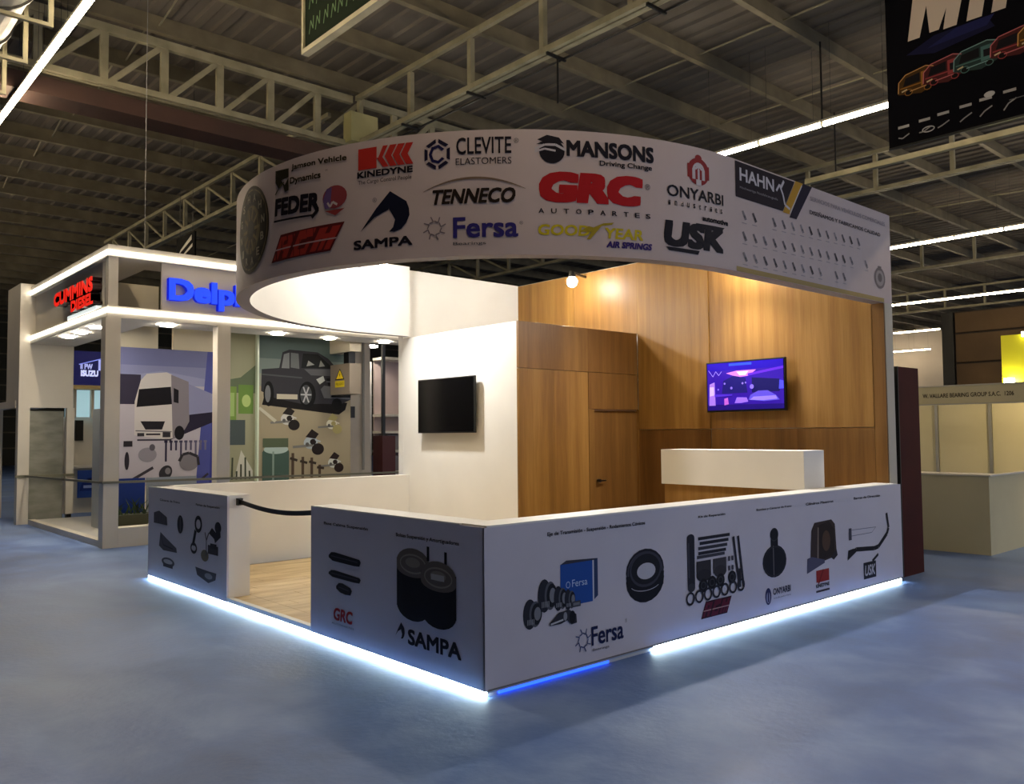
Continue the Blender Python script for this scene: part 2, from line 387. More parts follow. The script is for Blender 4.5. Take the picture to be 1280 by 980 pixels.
# thin black rods
b = MB(); b.cyl((6.35, 5.62, 7.2), (6.35, 5.62, 7.98), .02, M_black, 6); tag(b.build('hanging_rod'), 'short black rod hanging from the nearest truss', 'rod')
b = MB(); b.cyl((11.47, 3.63, 7.61), (11.47, 3.63, 9.12), .02, M_black, 6); tag(b.build('hanging_rod'), 'black rod holding the batten row beside the banner', 'rod')
b = MB(); b.cyl((1.0, 9.6, 4.6), (1.0, 9.6, 9.1), .005, M_grey, 6); tag(b.build('hanging_cable'), 'thin pale cable dropping from the roof onto the rear left stand', 'cable')
# duct in the upper left corner
M_duct = noisy('duct_sheet', (150, 152, 150), (182, 182, 176), 1.2, .45, .2)
t = thing('air_duct', 'big pale grey round duct with dark straps in the upper left corner', 'duct', (-1.45, 10, 7.7))
for i in range(4):
    y = 5.2+1.45*i; b = MB(); b.cyl((-1.45, y, 7.75), (-1.45, y+1.40, 7.75), .55, M_duct, 28); b.build('duct_section', t, smooth=False)
    b = MB(); b.cyl((-1.45, y+1.40, 7.75), (-1.45, y+1.45, 7.75), .585, M_black, 28); b.build('strap', t)
    bx('support_bracket', t, M_steel_d, -2.1, -.72, y+1.36, y+1.42, 7.12, 7.17); bx('support_bracket', t, M_steel_d, -.78, -.72, y+1.36, y+1.42, 7.17, 9.0)

# ================================================================== MAIN BOOTH
HC, HW, ZB, SY = 1.086, 4.144, 3.115, 6.21
PF = .08
# platform
def plank_mat():
    m = mat('laminate_floor', (196, 170, 120), .4, spec=.4); nt = m.node_tree; N = nt.nodes; L = nt.links; b = N['Principled BSDF']
    tc = N.new('ShaderNodeTexCoord'); mp = N.new('ShaderNodeMapping'); mp.inputs['Scale'].default_value = (.8, 5, 1)
    br = N.new('ShaderNodeTexNoise'); br.inputs['Scale'].default_value = 2; br.inputs['Detail'].default_value = 5
    cr = N.new('ShaderNodeValToRGB'); cr.color_ramp.elements[0].color = (*lin((178, 150, 104)), 1); cr.color_ramp.elements[1].color = (*lin((212, 188, 140)), 1)
    cr.color_ramp.elements[0].position = .35; cr.color_ramp.elements[1].position = .65
    L.new(tc.outputs['Object'], mp.inputs[0]); L.new(mp.outputs[0], br.inputs['Vector']); L.new(br.outputs[0], cr.inputs[0]); L.new(cr.outputs[0], b.inputs['Base Color'])
    return m
plat = thing('stand_platform', 'raised timber-look stand floor with a lit base edge', 'platform', (3, 3, 0))
M_plank = plank_mat()
bx('plinth', plat, M_vinyl_d, .225, 5.96, .225, 6.04, 0, .055); bx('plinth', plat, M_vinyl_d, 0, .225, 2.255, 3.945, 0, .055)
bx('plank', plat, M_plank, .037, .226, 2.256, 3.944, .056, PF)
for r in range(28):
    y0 = .23+r*.2; y1 = min(y0+.197, 5.99)
    if y0 > 5.9: break
    x = .23 - (r*0.47 % 1.2)
    while x < 5.9:
        a, c2 = max(x, .228), min(x+1.197, 5.93 if y1 < 3.64 else 3.61)
        if c2-a > .004: bx('plank', plat, M_plank, a, c2, y0, y1, .056, PF)
        x += 1.2
bx('threshold_trim', plat, M_white, -.02, .035, 2.253, 3.947, .045, PF+.004)
bx('led_strip', plat, M_led, -.013, -.001, -.013, SY, .006, .034)
bx('led_strip', plat, M_led, 1.66, 6.0, -.013, -.001, .006, .034)
bx('led_strip', plat, M_led_blue, .1, 1.15, -.018, -.001, .006, .026, label='dim blue section of strip')
bx('led_channel', plat, M_led_off, 0.0, 1.66, -.02, -.001, .028, .038)

def Pr(**k): return Print(lambda u, v, o: (u, -.02-o, v), **k)
def Pl(**k): return Print(lambda u, v, o: (-.02-o, -u, v), **k)
DK = (34, 32, 40); NAVY = (26, 34, 78); RED = (168, 28, 32); GRY = (92, 90, 96)

# right counter (facing the viewer's right)
rc = thing('low_wall', 'long white low wall on the right with bearings, a ring and parts printed on it', 'counter', (3, .1, 0))
bx('wall_core', rc, M_white, 0, 6.03, 0, .22, 0, HC-.012)
bx('printed_panel', rc, M_vinyl, -.02, 6.03, -.02, 0, .04, HC-.012)
bx('wall_top', rc, M_white, 0.0, 5.93, -.02, .23, HC-.012, HC)
bx('bottom_trim', rc, M_vinyl_d, 0, 6.03, -.026, -.02, .04, .05)
p = Pr(); p.text('Eje de Transmisión - Suspensión - Rodamientos Cónicos', .54, .965, 1.58, 1.0, DK, .02); p.build('printed_title', rc)
# blue box and bearings
p = Pr(); B = (38, 84, 168)
p.poly([(.66, .765), (.72, .79), (1.04, .775), (1.03, .75)], (60, 62, 78)); p.rect(.66, .475, .985, .765, B); p.poly([(.985, .475), (1.0, .485), (1.0, .765), (.985, .765)], (210, 214, 226)); p.poly([(1.0, .485), (1.04, .51), (1.04, .775), (1.0, .765)], (54, 70, 110))
p.ring(.735, .62, .022, .024, .005, (190, 210, 240), n=8); p.text('Fersa', .775, .6, .93, .65, (190, 210, 240), .0); p.build('printed_picture', rc, 'blue box print')
def bearing(p, u, v, r, w=.6, c=(44, 46, 56)):
    p.ell(u, v, r*w, r, c); p.ell(u+r*.5, v-r*.05, r*w*.9, r*.86, (88, 90, 100)); p.ell(u+r*.62, v-r*.05, r*w*.8, r*.72, (34, 35, 42)); p.ell(u+r*.7, v-r*.05, r*w*.5, r*.45, (130, 132, 140))
    for a in range(5): p.line((u-r*.2+a*r*.14, v-r*.7), (u-r*.2+a*r*.14, v-r*.35), r*.06, (150, 152, 160))
p = Pr()
bearing(p, .37, .47, .1, .62); bearing(p, .505, .575, .112, .55); bearing(p, .635, .54, .085, .5); bearing(p, .73, .52, .072, .48)
p.rect(.77, .46, .855, .5, (70, 72, 82)); p.rect(.78, .47, .845, .49, (120, 122, 130))
p.poly([(.55, .385), (.64, .445), (.74, .45), (.81, .41), (.815, .35), (.76, .345), (.72, .38), (.66, .365), (.55, .365)], (52, 54, 64)); p.line((.56, .375), (.68, .39), .012, (200, 202, 210)); p.ell(.77, .395, .03, .045, (26, 27, 34)); p.ell(.7, .41, .018, .03, (150, 152, 160))
p.build('printed_picture', rc, 'grey bearings print')
def star(p, cu, cv, r, c):
    for i in range(8):
        a = radians(45*i+10); b2 = a+radians(38)
        p.line((cu+.55*r*cos(a), cv+.55*r*sin(a)), (cu+r*cos(a+.15), cv+r*sin(a+.15)), r*.1, c); p.line((cu+.55*r*cos(a), cv+.55*r*sin(a)), (cu+.6*r*cos(b2), cv+.6*r*sin(b2)), r*.1, c)
p = Pr(); star(p, .88, .215, .085, (70, 84, 130)); p.text('Fersa', .965, .16, 1.31, .295, NAVY, .015); p.text('®', 1.33, .27, 1.35, .3, GRY); p.text('Bearings', .975, .115, 1.15, .14, GRY); p.build('printed_logo', rc)
# ring
p = Pr(); p.ell(1.575, .555, .225, .17, (22, 22, 30)); p.ell(1.575, .625, .225, .165, (36, 36, 46)); p.ring(1.575, .62, .21, .15, .012, (70, 70, 84)); p.poly([(1.35, .6), (1.36, .5), (1.44, .42), (1.57, .385), (1.7, .42), (1.79, .5), (1.8, .6)], (26, 26, 34))
p.ell(1.58, .635, .19, .135, (30, 30, 38)); p.ring(1.58, .635, .19, .135, .02, (60, 60, 74)); p.ell(1.585, .62, .11, .062, (196, 196, 208)); p.ring(1.575, .53, .18, .06, .006, (170, 172, 186), a0=200, a1=330); p.build('printed_picture', rc, 'black ring print')
# kit
p = Pr(); K = (40, 40, 50)
p.rect(2.1, .42, 2.2, .82, K); p.ell(2.15, .82, .05, .03, K); p.ell(2.15, .42, .05, .035, (58, 58, 68)); p.rect(2.11, .5, 2.13, .78, (64, 64, 76))
for i, (v, c) in enumerate(((.79, K), (.75, K), (.71, (60, 60, 70)), (.67, K), (.64, (70, 70, 80)))): p.rect(2.25+.02*(i % 2)-(.02 if i > 2 else 0), v, 2.7-.02*i, v+.026, c)
p.rect(2.22, .49, 2.42, .62, (54, 52, 58)); p.ell(2.32, .5, .1, .05, (44, 43, 50)); p.rect(2.45, .5, 2.64, .62, (66, 64, 70)); p.ell(2.55, .51, .09, .05, (56, 54, 60))
for (u, v) in ((2.31, .42), (2.43, .43), (2.55, .435), (2.72, .44)): p.ell(u, v, .06, .055, (24, 24, 30)); p.ring(u, v, .035, .03, .006, (70, 70, 80))
for (u, v) in ((2.68, .6), (2.73, .6), (2.68, .52), (2.73, .52)): p.rect(u-.015, v-.02, u+.015, v+.02, (70, 70, 82))
for (u0, u1) in ((2.75, 2.8), (2.82, 2.86)): p.path([(u0, .78), (u0+.03, .6), (u1+.03, .34)], .03, K)
p.rect(2.82, .34, 2.85, .5, K)
for i in range(7): p.ring(2.13+.12*i, .335+.004*i, .058, .055, .018, (40, 40, 52), n=14)
p.build('printed_picture', rc, 'dark kit of pads and rings print'); p = Pr(); p.text('Kit de Reparación', 2.26, .965, 2.64, .99, DK, .02); p.build('printed_title', rc)
def agm(p, u0, v0, u1, v1, c=(96, 26, 48), e=(50, 20, 34)):
    w = u1-u0; h = v1-v0; s = w*.16
    p.poly([(u0, v0), (u0+w-s, v0), (u1, v1), (u0+s, v1)], e)
    g = h*.09
    def sl(a, b, y0, y1, col): p.poly([(u0+a*(w-s)+s*y0, v0+y0*h), (u0+b*(w-s)+s*y0, v0+y0*h), (u0+b*(w-s)+s*y1, v0+y1*h), (u0+a*(w-s)+s*y1, v0+y1*h)], col)
    sl(.03, .29, .08, .9, c); sl(.36, .62, .05, .95, c); sl(.68, .97, .08, .9, c)
    sl(.12, .19, .08, .35, e); sl(.13, .2, .58, .74, e); sl(.45, .56, .28, .62, e); sl(.53, .62, .5, .66, e); sl(.77, .8, .08, .5, e); sl(.86, .89, .08, .5, e); sl(.8, .86, .68, .9, e)
    sl(0, .3, .42, .475, (190, 150, 150)); sl(.34, 1.0, .42, .475, (190, 150, 150))
p = Pr(); agm(p, 2.27, .15, 2.71, .285); p.build('printed_logo', rc)
# pump
p = Pr(); p.ell(3.4, .5, .2, .145, (26, 26, 34)); p.rect(3.34, .6, 3.46, .72, (26, 26, 34)); p.ell(3.4, .74, .07, .06, (26, 26, 34)); p.ring(3.4, .74, .07, .06, .008, (54, 54, 64)); p.line((3.38, .36), (3.38, .64), .012, (110, 104, 108)); p.ring(3.4, .5, .19, .135, .01, (46, 46, 56)); p.build('printed_picture', rc, 'black round pump print')
p = Pr(); p.text('Bombas y Cámaras de Freno', 3.12, .965, 3.71, .99, DK, .02); p.build('printed_title', rc)
p = Pr(); p.ell(3.28, .2, .05, .075, (44, 48, 92)); p.ell(3.28, .19, .03, .05, (150, 150, 176)); p.rect(3.27, .15, 3.29, .24, (44, 48, 92)); p.text('ONYARBI', 3.36, .2, 3.66, .26, (34, 36, 66), .02); p.text('industries', 3.37, .165, 3.66, .18, GRY); p.build('printed_logo', rc)
# brown part
p = Pr(); p.poly([(4.03, .45), (4.06, .72), (4.12, .79), (4.45, .8), (4.52, .75), (4.54, .5), (4.5, .43), (4.2, .4)], (60, 48, 46)); p.poly([(4.2, .42), (4.2, .76), (4.4, .79), (4.5, .7), (4.5, .45)], (44, 34, 30)); p.line((4.17, .44), (4.19, .74), .02, (140, 124, 110)); p.poly([(3.96, .32), (3.97, .46), (4.06, .47), (4.3, .42), (4.3, .39)], (84, 84, 108)); p.poly([(4.42, .43), (4.54, .5), (4.56, .44), (4.48, .4)], (44, 40, 48)); p.ell(4.34, .6, .08, .1, (84, 62, 48)); p.build('printed_picture', rc, 'brown drum part print')
p = Pr(); p.text('Cilindros Maestros', 3.97, .965, 4.5, .99, DK, .02); p.build('printed_title', rc)
p = Pr(); p.rect(4.13, .215, 4.38, .33, (150, 44, 40)); p.line((4.17, .2), (4.27, .33), .02, (120, 30, 30)); p.text('KINEDYNE', 4.12, .165, 4.38, .2, DK, .03); p.rect(4.12, .12, 4.38, .14, (60, 50, 60)); p.build('printed_logo', rc)
# angled bar
p = Pr(); p.path([(4.8, .4), (4.95, .455), (5.35, .43), (5.45, .44), (5.66, .56), (5.7, .62), (5.66, .78)], .045, (28, 28, 36)); p.poly([(4.76, .36), (4.78, .46), (4.9, .47), (4.95, .43)], (28, 28, 36)); p.rect(4.8, .56, 4.86, .68, (70, 70, 84)); p.line((4.86, .66), (5.4, .65), .006, (120, 122, 140)); p.line((4.86, .6), (5.3, .6), .006, (120, 122, 140)); p.line((5.3, .6), (5.4, .65), .005, (130, 132, 150)); p.build('printed_picture', rc, 'black angled drag link print')
p = Pr(); p.text('Barras de Dirección', 4.93, .965, 5.52, .99, DK, .02); p.build('printed_title', rc)
p = Pr(); p.rect(5.1, .13, 5.38, .3, (34, 34, 42)); p.text('USK', 5.13, .16, 5.36, .27, (186, 186, 198), .02, .2); p.line((5.3, .3), (5.44, .36), .03, (34, 34, 42)); p.build('printed_logo', rc)

# left counters
ln = thing('low_wall', 'grey-looking low wall left of the front corner with twin air springs printed on it', 'counter', (.1, 1.1, 0))
bx('wall_core', ln, M_white, 0, .22, .225, 2.25, 0, HC-.012)
bx('printed_panel', ln, M_vinyl, -.02, -.0005, -.0195, 2.25, .04, HC-.012)
bx('wall_top', ln, M_white, -.02, .22, .235, 2.25, HC-.012, HC)
p = Pl(); p.text('Base Cabina Suspensión', -2.03, .94, -1.36, .97, DK, .02); p.build('printed_title', ln)
p = Pl(); p.text('Bolsas Suspensión y Amortiguadores', -.98, .93, -.24, .965, DK, .02); p.build('printed_title', ln)
p = Pl(); K = (26, 24, 32)
for (v, a, b2, h) in ((.695, -1.95, -1.46, .075), (.56, -1.95, -1.46, .06), (.46, -1.83, -1.59, .08)):
    p.poly([(a, v+h*.15), (a+.04, v+h*.5), (a+.1, v+h*.55), (b2-.02, v+h*.25), (b2, v), (b2-.02, v-h*.45), (b2-.1, v-h*.5), (a+.06, v-h*.4), (a, v-h*.1)], K); p.line((a+.04, v+h*.1), (b2-.05, v-h*.05), .008, (66, 62, 74))
p.build('printed_picture', ln, 'black rubber blocks print')
p = Pl(); p.text('GRC', -1.87, .2, -1.58, .3, RED, .03, .1); p.text('AUTOPARTES', -1.9, .165, -1.56, .18, GRY); p.build('printed_logo', ln)
p = Pl(); D = (20, 20, 28); T = (104, 96, 88)
def bag(u, v0, v1, r, fl=1):
    p.rect(u-r, v0+.08, u+r, v1-.07, D); p.ell(u, v0+.1, r, .105, D); p.ell(u, v1-.09, r, .1, T); p.rect(u-r, v1-.13, u+r, v1-.09, T); p.ell(u, v1-.135, r, .06, T); p.ring(u, v1-.1, r*.8, .07, .012, (140, 132, 122)); p.ell(u, v1-.09, r*.45, .035, (130, 122, 112))
bag(-.77, .365, .86, .2); p.rect(-.6, .8, -.57, .9, D); p.rect(-.4, .78, -.37, .88, D); bag(-.47, .36, .8, .2); p.rect(-.55, .68, -.4, .72, (170, 166, 164)); p.build('printed_picture', ln, 'twin black air springs print')
def sampa_mark(p, u0, v0, u1, v1, c):
    w = u1-u0; h = v1-v0; q = lambda a, b2: (u0+a*w, v0+b2*h)
    p.poly([q(0, .08), q(.34, .62), q(.58, .62), q(.3, .4)], c)
    p.poly([q(.3, .4), q(.34, .62), q(.62, 1), q(.72, .86), q(.58, .55)], c)
    p.poly([q(.58, .62), q(.62, 1), q(.94, .72), q(.99, .55), q(.7, .35)], c)
    p.poly([q(.58, .62), q(.99, .55), q(1.0, .38), q(.94, .2), q(.72, .3)], c)
    p.poly([q(.72, .3), q(.94, .2), q(.84, .06), q(.7, 0), q(.6, .02), q(.68, .12)], c)
p = Pl(); sampa_mark(p, -.99, .215, -.87, .33, K); p.text('SAMPA', -.83, .19, -.22, .3, K, .03); p.build('printed_logo', ln)

lf = thing('low_wall', 'short far low wall left of the entrance with small grey parts printed on it', 'counter', (.1, 5.1, 0))
bx('wall_core', lf, M_white, 0, .22, 3.95, SY-.161, 0, HC-.012)
bx('printed_panel', lf, M_vinyl, -.02, -.0005, 3.95, SY, .04, HC-.012)
bx('wall_top', lf, M_white, -.02, .22, 3.95, SY, HC-.012, HC)
p = Pl(); p.text('Cámaras de Freno', -5.83, .935, -5.21, .96, DK, .02); p.text('Partes de Suspensión', -4.75, .935, -4.13, .965, DK, .02); p.build('printed_title', lf)
G = (84, 82, 90)
p = Pl(); p.poly([(-6.02, .67), (-6.02, .79), (-5.85, .82), (-5.6, .76), (-5.58, .67)], G)
for i in range(6): p.line((-6.0+.07*i, .68), (-5.99+.07*i, .78), .01, (54, 52, 60))
p.build('printed_picture', lf, 'ribbed grey housing print')
p = Pl(); p.ell(-5.19, .71, .09, .1, (34, 32, 40)); p.line((-5.19, .63), (-5.19, .79), .02, (80, 76, 84)); p.build('printed_picture', lf, 'dark oval print')
p = Pl(); p.ring(-4.68, .75, .1, .09, .04, (34, 32, 40)); p.line((-4.75, .68), (-4.82, .52), .06, (34, 32, 40)); p.ring(-4.8, .49, .09, .06, .03, (50, 48, 56)); p.path([(-4.5, .68), (-4.46, .6), (-4.4, .68)], .02, G); p.line((-4.46, .6), (-4.46, .44), .02, G); p.build('printed_picture', lf, 'dark lever print')
p = Pl(); p.ell(-4.17, .75, .08, .06, (34, 32, 40)); p.poly([(-4.4, .68), (-4.32, .74), (-4.22, .7), (-4.12, .78), (-4.1, .66), (-4.24, .59), (-4.26, .63)], (34, 32, 40)); p.rect(-4.42, .47, -4.16, .56, (60, 58, 66)); p.rect(-4.36, .53, -4.2, .58, (44, 42, 50)); p.ell(-4.5, .44, .1, .06, (120, 112, 96)); p.build('printed_picture', lf, 'dark bracket print')
p = Pl(); p.poly([(-5.84, .42), (-5.8, .58), (-5.6, .52), (-5.3, .44), (-5.28, .39), (-5.7, .38)], G); p.path([(-5.78, .54), (-5.7, .44), (-5.4, .42)], .015, (54, 52, 60)); p.build('printed_picture', lf, 'grey wedge print')
p = Pl(); p.ell(-5.55, .26, .2, .05, G); p.ell(-5.55, .265, .14, .025, (180, 178, 184)); p.rect(-5.7, .2, -5.4, .24, (60, 58, 66)); p.build('printed_picture', lf, 'small grey ring print')
p = Pl(); p.poly([(-4.75, .3), (-4.7, .22), (-4.4, .17), (-4.22, .22), (-4.2, .29), (-4.4, .29)], G); p.ell(-4.4, .24, .1, .03, (150, 146, 152)); p.build('printed_picture', lf, 'small grey tray print')

# back low wall and high back wall, store room
bl = bx('low_wall', None, M_white, .001, 3.615, SY-.16, SY, 0, HC); tag(bl, 'plain white low wall at the back of the stand, ending at the store room', 'wall')
bl.name = 'low_wall'
bw = bx('high_wall', None, M_white, 3.62, 5.94, SY, SY+.12, 0, HW); tag(bw, 'tall white back wall rising above the store room', 'wall')
st = thing('store_room', 'corner store cabin with a white side holding the black screen and a timber front with door', 'cabin', (4.8, 4.9, 0))
bx('side_wall', st, M_white, 3.62, 3.68, 3.69, SY-.002, PF, 3.1)
bx('cabin_top', st, M_white, 3.68, 5.9, 3.72, SY-.002, 3.06, 3.1)
M_core = mat('board_core', (92, 60, 32), .7)
bx('front_frame', st, M_core, 3.68, 5.0, 3.69, 3.72, PF, 3.1); bx('front_frame', st, M_core, 5.0, 5.93, 3.69, 3.72, 2.0, 3.1)
def wp(name, parent, i, *a, lab=None): return bx(name, parent, WOODS[i], *a, bevel=.002, label=lab)
for i, (x0, x1, z0, z1) in enumerate([(3.62, 4.895, 2.505, 3.1), (4.9, 5.9, 2.505, 3.1), (3.62, 4.245, PF, 2.5), (4.25, 4.895, PF, 2.5), (4.9, 5.9, 2.0, 2.5), (4.9, 5.01, PF, 1.997)]):
    wp('timber_panel', st, (1, 3, 0, 4, 3, 1)[i], x0, x1+(.034 if x1 == 5.9 else 0), 3.65+(.004 if i in (1, 3) else 0), 3.69, z0, z1)
d = bx('door', st, WOODS[3], 5.03, 5.963, 3.69, 3.72, PF+.005, 1.98, bevel=.003)
bx('door_jamb', st, WOODS[1], 5.94, 5.964, 3.65, 3.69, PF, 2.0); bx('door_head', st, M_core, 5.01, 5.9, 3.66, 3.695, 1.98, 2.0)
b = MB(); b.cyl((5.1, 3.69, 1.02), (5.1, 3.64, 1.02), .022, M_black, 12); b.bar((5.1, 3.645, 1.02), (5.22, 3.645, 1.02), .016, .018, M_black); h = b.build('handle', d, label='black lever handle')

# side wall x = 6 with timber panels
sw = thing('timber_wall', 'tall oak-panelled side wall behind the glowing screen', 'wall', (6.05, 3.1, 0))
bx('wall_core', sw, M_white, 5.965, 6.15, .225, SY+.12, 0, HW); bx('wall_end', sw, M_cream, 5.965, 6.15, .065, .225, HC, ZB); bx('wall_end', sw, M_cream, 6.031, 6.15, .065, .225, 0, HC); bx('timber_edge', sw, WOODS[1], 5.94, 5.965, .07, .208, PF, ZB)
ys = [(.21, 1.17), (1.175, 2.42), (2.425, 3.645)]
for i, (a, c2) in enumerate(ys):
    xx = (5.935, 5.955, 5.94)[i]
    wp('timber_panel', sw, (2, 4, 0)[i], xx, 5.965, a, c2, 1.715, HW-.01); wp('timber_panel', sw, (5, 1, 3)[i], xx+.004, 5.965, a, c2, PF, 1.71)
wp('timber_panel', sw, 1, 5.945, 5.965, 3.65, 4.92, 3.1, HW-.01); wp('timber_panel', sw, 0, 5.94, 5.965, 4.925, SY, 3.1, HW-.01)

# curved fascia
CY, RR, TH = 3.105, 3.04, .14
def ringpt(u, off=0, z=0):
    if u >= 0: return (3+u, CY-RR-off, z)
    t = -u/RR
    if t <= pi: return (3-(RR+off)*sin(t), CY-(RR+off)*cos(t), z)
    return (3+(t-pi)*RR, CY+RR+off, z)
us = [3.15, 2.2, 1.1, 0]+[-RR*pi*i/96 for i in range(1, 97)]+[-RR*pi-.3, -RR*pi-.6]
M_vinyl_warm_lit = noisy('fascia_vinyl_warm_lit', (200, 182, 176), (206, 188, 182), 1.5, .45, spec=.3)  # warm light on the fascia is tinted into the vinyl colour
mb = MB(); ko, ki, kb = mb.mi(M_vinyl_warm_lit), mb.mi(M_white), mb.mi(M_vinyl_d)
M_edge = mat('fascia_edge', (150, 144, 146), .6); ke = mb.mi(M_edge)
for u in us: mb.v += [ringpt(u, 0, ZB), ringpt(u, 0, HW), ringpt(u, -TH, HW), ringpt(u, -TH, ZB)]
n = len(us)
for i in range(n-1):
    a, b2 = 4*i, 4*i+4
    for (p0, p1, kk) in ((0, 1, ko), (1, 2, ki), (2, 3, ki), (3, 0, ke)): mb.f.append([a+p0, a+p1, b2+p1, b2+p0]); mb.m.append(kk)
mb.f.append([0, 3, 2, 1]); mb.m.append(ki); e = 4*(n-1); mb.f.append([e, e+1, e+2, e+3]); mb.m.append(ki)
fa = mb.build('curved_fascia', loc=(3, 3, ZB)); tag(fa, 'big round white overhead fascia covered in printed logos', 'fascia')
md = fa.modifiers.new('es', 'EDGE_SPLIT'); md.split_angle = radians(30)
for q in fa.data.polygons: q.use_smooth = True
def PR(): return Print(lambda u, v, o: ringpt(u, o, v), base=.003, strip=.09)
K = (30, 26, 34)
def logo(p): return p.build('printed_logo', fa)
# wheel emblem
p = PR(); cu, cv = -5.12, 3.65; p.ell(cu, cv, .43, .42, (48, 40, 28), n=40); p.ell(cu, cv, .4, .39, (116, 102, 72), n=40); p.ell(cu, cv, .385, .375, (30, 24, 20), n=40)
p.ell(cu, cv, .24, .235, (104, 90, 56), n=32); p.ell(cu-.03, cv+.02, .2, .2, (54, 46, 32), n=28); p.ell(cu, cv, .09, .09, (40, 36, 32))
for i in range(10):
    a = 2*pi*i/10; p.line((cu+.1*cos(a), cv+.1*sin(a)), (cu+.22*cos(a), cv+.22*sin(a)), .03, (126, 110, 70))
for i, ch in enumerate('HAHNBEARINGS'):
    a = radians(100-i*30); u, v = cu+.31*cos(a), cv+.31*sin(a); p.text(ch, u-.035, v-.038, u+.035, v+.038, (160, 150, 128), .02)
logo(p)
p = PR(); JC = (44, 40, 26); p.poly([(-4.575, 4.09), (-4.36, 4.07), (-4.36, 3.99), (-4.575, 3.98)], JC); p.poly([(-4.575, 3.98), (-4.5, 4.0), (-4.42, 3.93), (-4.36, 3.99), (-4.36, 3.87), (-4.42, 3.865), (-4.45, 3.94), (-4.52, 3.91)], JC); p.path([(-4.58, 3.87), (-4.5, 3.93), (-4.43, 3.96)], .014, (80, 74, 50))
p.text('Jamson Vehicle', -4.32, 4.03, -3.64, 4.095, (48, 40, 26), .03, slope=-.035); p.text('Dynamics', -4.34, 3.905, -3.93, 3.98, (48, 40, 26), .03, slope=-.02); p.text('TM', -3.88, 3.95, -3.85, 3.965, (48, 40, 26)); logo(p)
p = PR(); p.text('FEDER', -4.585, 3.67, -3.95, 3.83, K, .045, .08, slope=-.05); p.line((-4.6, 3.625), (-4.03, 3.59), .018, K); p.line((-4.04, 3.57), (-3.96, 3.63), .035, K)
p.ell(-3.77, 3.71, .135, .1, (150, 66, 70), n=20); p.poly([(-3.9, 3.7), (-3.86, 3.79), (-3.8, 3.8), (-3.82, 3.62), (-3.88, 3.62)], (108, 84, 130)); p.path([(-3.85, 3.67), (-3.82, 3.63), (-3.79, 3.67), (-3.74, 3.64)], .02, (206, 190, 186)); p.poly([(-3.88, 3.6), (-3.66, 3.6), (-3.76, 3.55)], (150, 60, 56)); logo(p)
p = PR(); agm(p, -4.64, 3.25, -3.66, 3.485, (170, 52, 44), (96, 30, 30)); logo(p)
# kinedyne
p = PR(); RD = (186, 48, 40); u0, u1, v0, v1 = -3.52, -3.0, 3.9, 4.08
p.rect(u0, v0, -3.34, v1, RD)
p.poly([(-3.34, 3.985), (-3.325, 3.985), (-3.28, v1), (-3.235, v1), (-3.285, 3.985), (-3.225, v0), (-3.28, v0), (-3.33, 3.97)], RD)
for k2 in range(3):
    a = -3.215+.074*k2; w2 = .062
    p.poly([(a, v1), (a+w2, v1), (a+w2-.05, 3.99), (a-.05, 3.99)], RD); p.poly([(a-.05, 3.99), (a+w2-.05, 3.99), (a+w2, v0), (a, v0)], RD)
p.text('KINEDYNE', -3.53, 3.83, -3.01, 3.885, K, .035); p.text('The Cargo Control People', -3.52, 3.765, -3.02, 3.81, (90, 78, 78), .01); logo(p)
p = PR(); sampa_mark(p, -3.5, 3.345, -3.04, 3.69, (24, 26, 44)); p.text('®', -3.38, 3.61, -3.34, 3.65, GRY); p.text('SAMPA', -3.565, 3.225, -3.015, 3.305, K, .03); logo(p)
# clevite
p = PR(); cu, cv = -2.8, 3.96
for i in range(6):
    a0, a1 = radians(60*i+90+6), radians(60*i+150-6)
    p.poly([(cu+.118*cos(a0), cv+.128*sin(a0)), (cu+.118*cos(a1), cv+.128*sin(a1)), (cu+.088*cos(a1), cv+.096*sin(a1)), (cu+.088*cos(a0), cv+.096*sin(a0))], (30, 26, 50))
p.ring(cu, cv, .072, .08, .026, (30, 28, 70), n=6, a0=30, a1=330, rot=0); p.text('CLEVITE', -2.64, 3.945, -2.19, 4.085, K, .012); p.text('®', -2.17, 4.03, -2.13, 4.07, GRY); p.text('ELASTOMERS', -2.645, 3.86, -2.19, 3.915, K, -.004); logo(p)
p = PR()
for i in range(24):
    a = i/24; b2 = (i+1)/24; f = lambda t: (-2.92+.84*t, 3.655+.095*(1-(2*t-1)**2)); w2 = .016*sin(pi*(a+b2)/2)+.003; p.line(f(a), f(b2), w2, (126, 104, 84))
p.text('TENNECO', -2.84, 3.54, -2.16, 3.665, (36, 26, 22), .03, .25); logo(p)
p = PR(); star(p, -2.825, 3.35, .1, (128, 116, 120)); p.text('Fersa', -2.67, 3.26, -2.14, 3.43, (52, 44, 112), .02); p.text('®', -2.13, 3.36, -2.1, 3.39, GRY); p.text('Bearings', -2.67, 3.195, -2.4, 3.228, GRY, .01); logo(p)
# mansons
p = PR(); cu, cv = -1.86, 3.985; p.ell(cu, cv-.02, .105, .1, K, n=26); p.poly([(-1.98, 4.06), (-1.9, 4.1), (-1.8, 4.08), (-1.76, 4.03), (-1.84, 4.05), (-1.92, 4.04)], K); p.path([(-2.0, 3.98), (-1.92, 4.02), (-1.83, 4.02), (-1.74, 3.975)], .02, (200, 192, 194)); p.path([(-2.0, 3.96), (-1.92, 3.985), (-1.83, 3.97)], .016, (200, 192, 194)); p.poly([(-1.99, 4.02), (-1.92, 4.055), (-1.83, 4.055), (-1.85, 4.035), (-1.93, 4.025)], K)
p.text('MANSONS', -1.74, 3.93, -.96, 4.065, K, .035); p.text('Driving Change', -1.46, 3.855, -.98, 3.91, K, .02); logo(p)
p = PR(); p.text('GRC', -1.97, 3.545, -1.07, 3.8, (176, 30, 34), .06, .12); p.text('®', -1.05, 3.7, -1.0, 3.75, GRY)
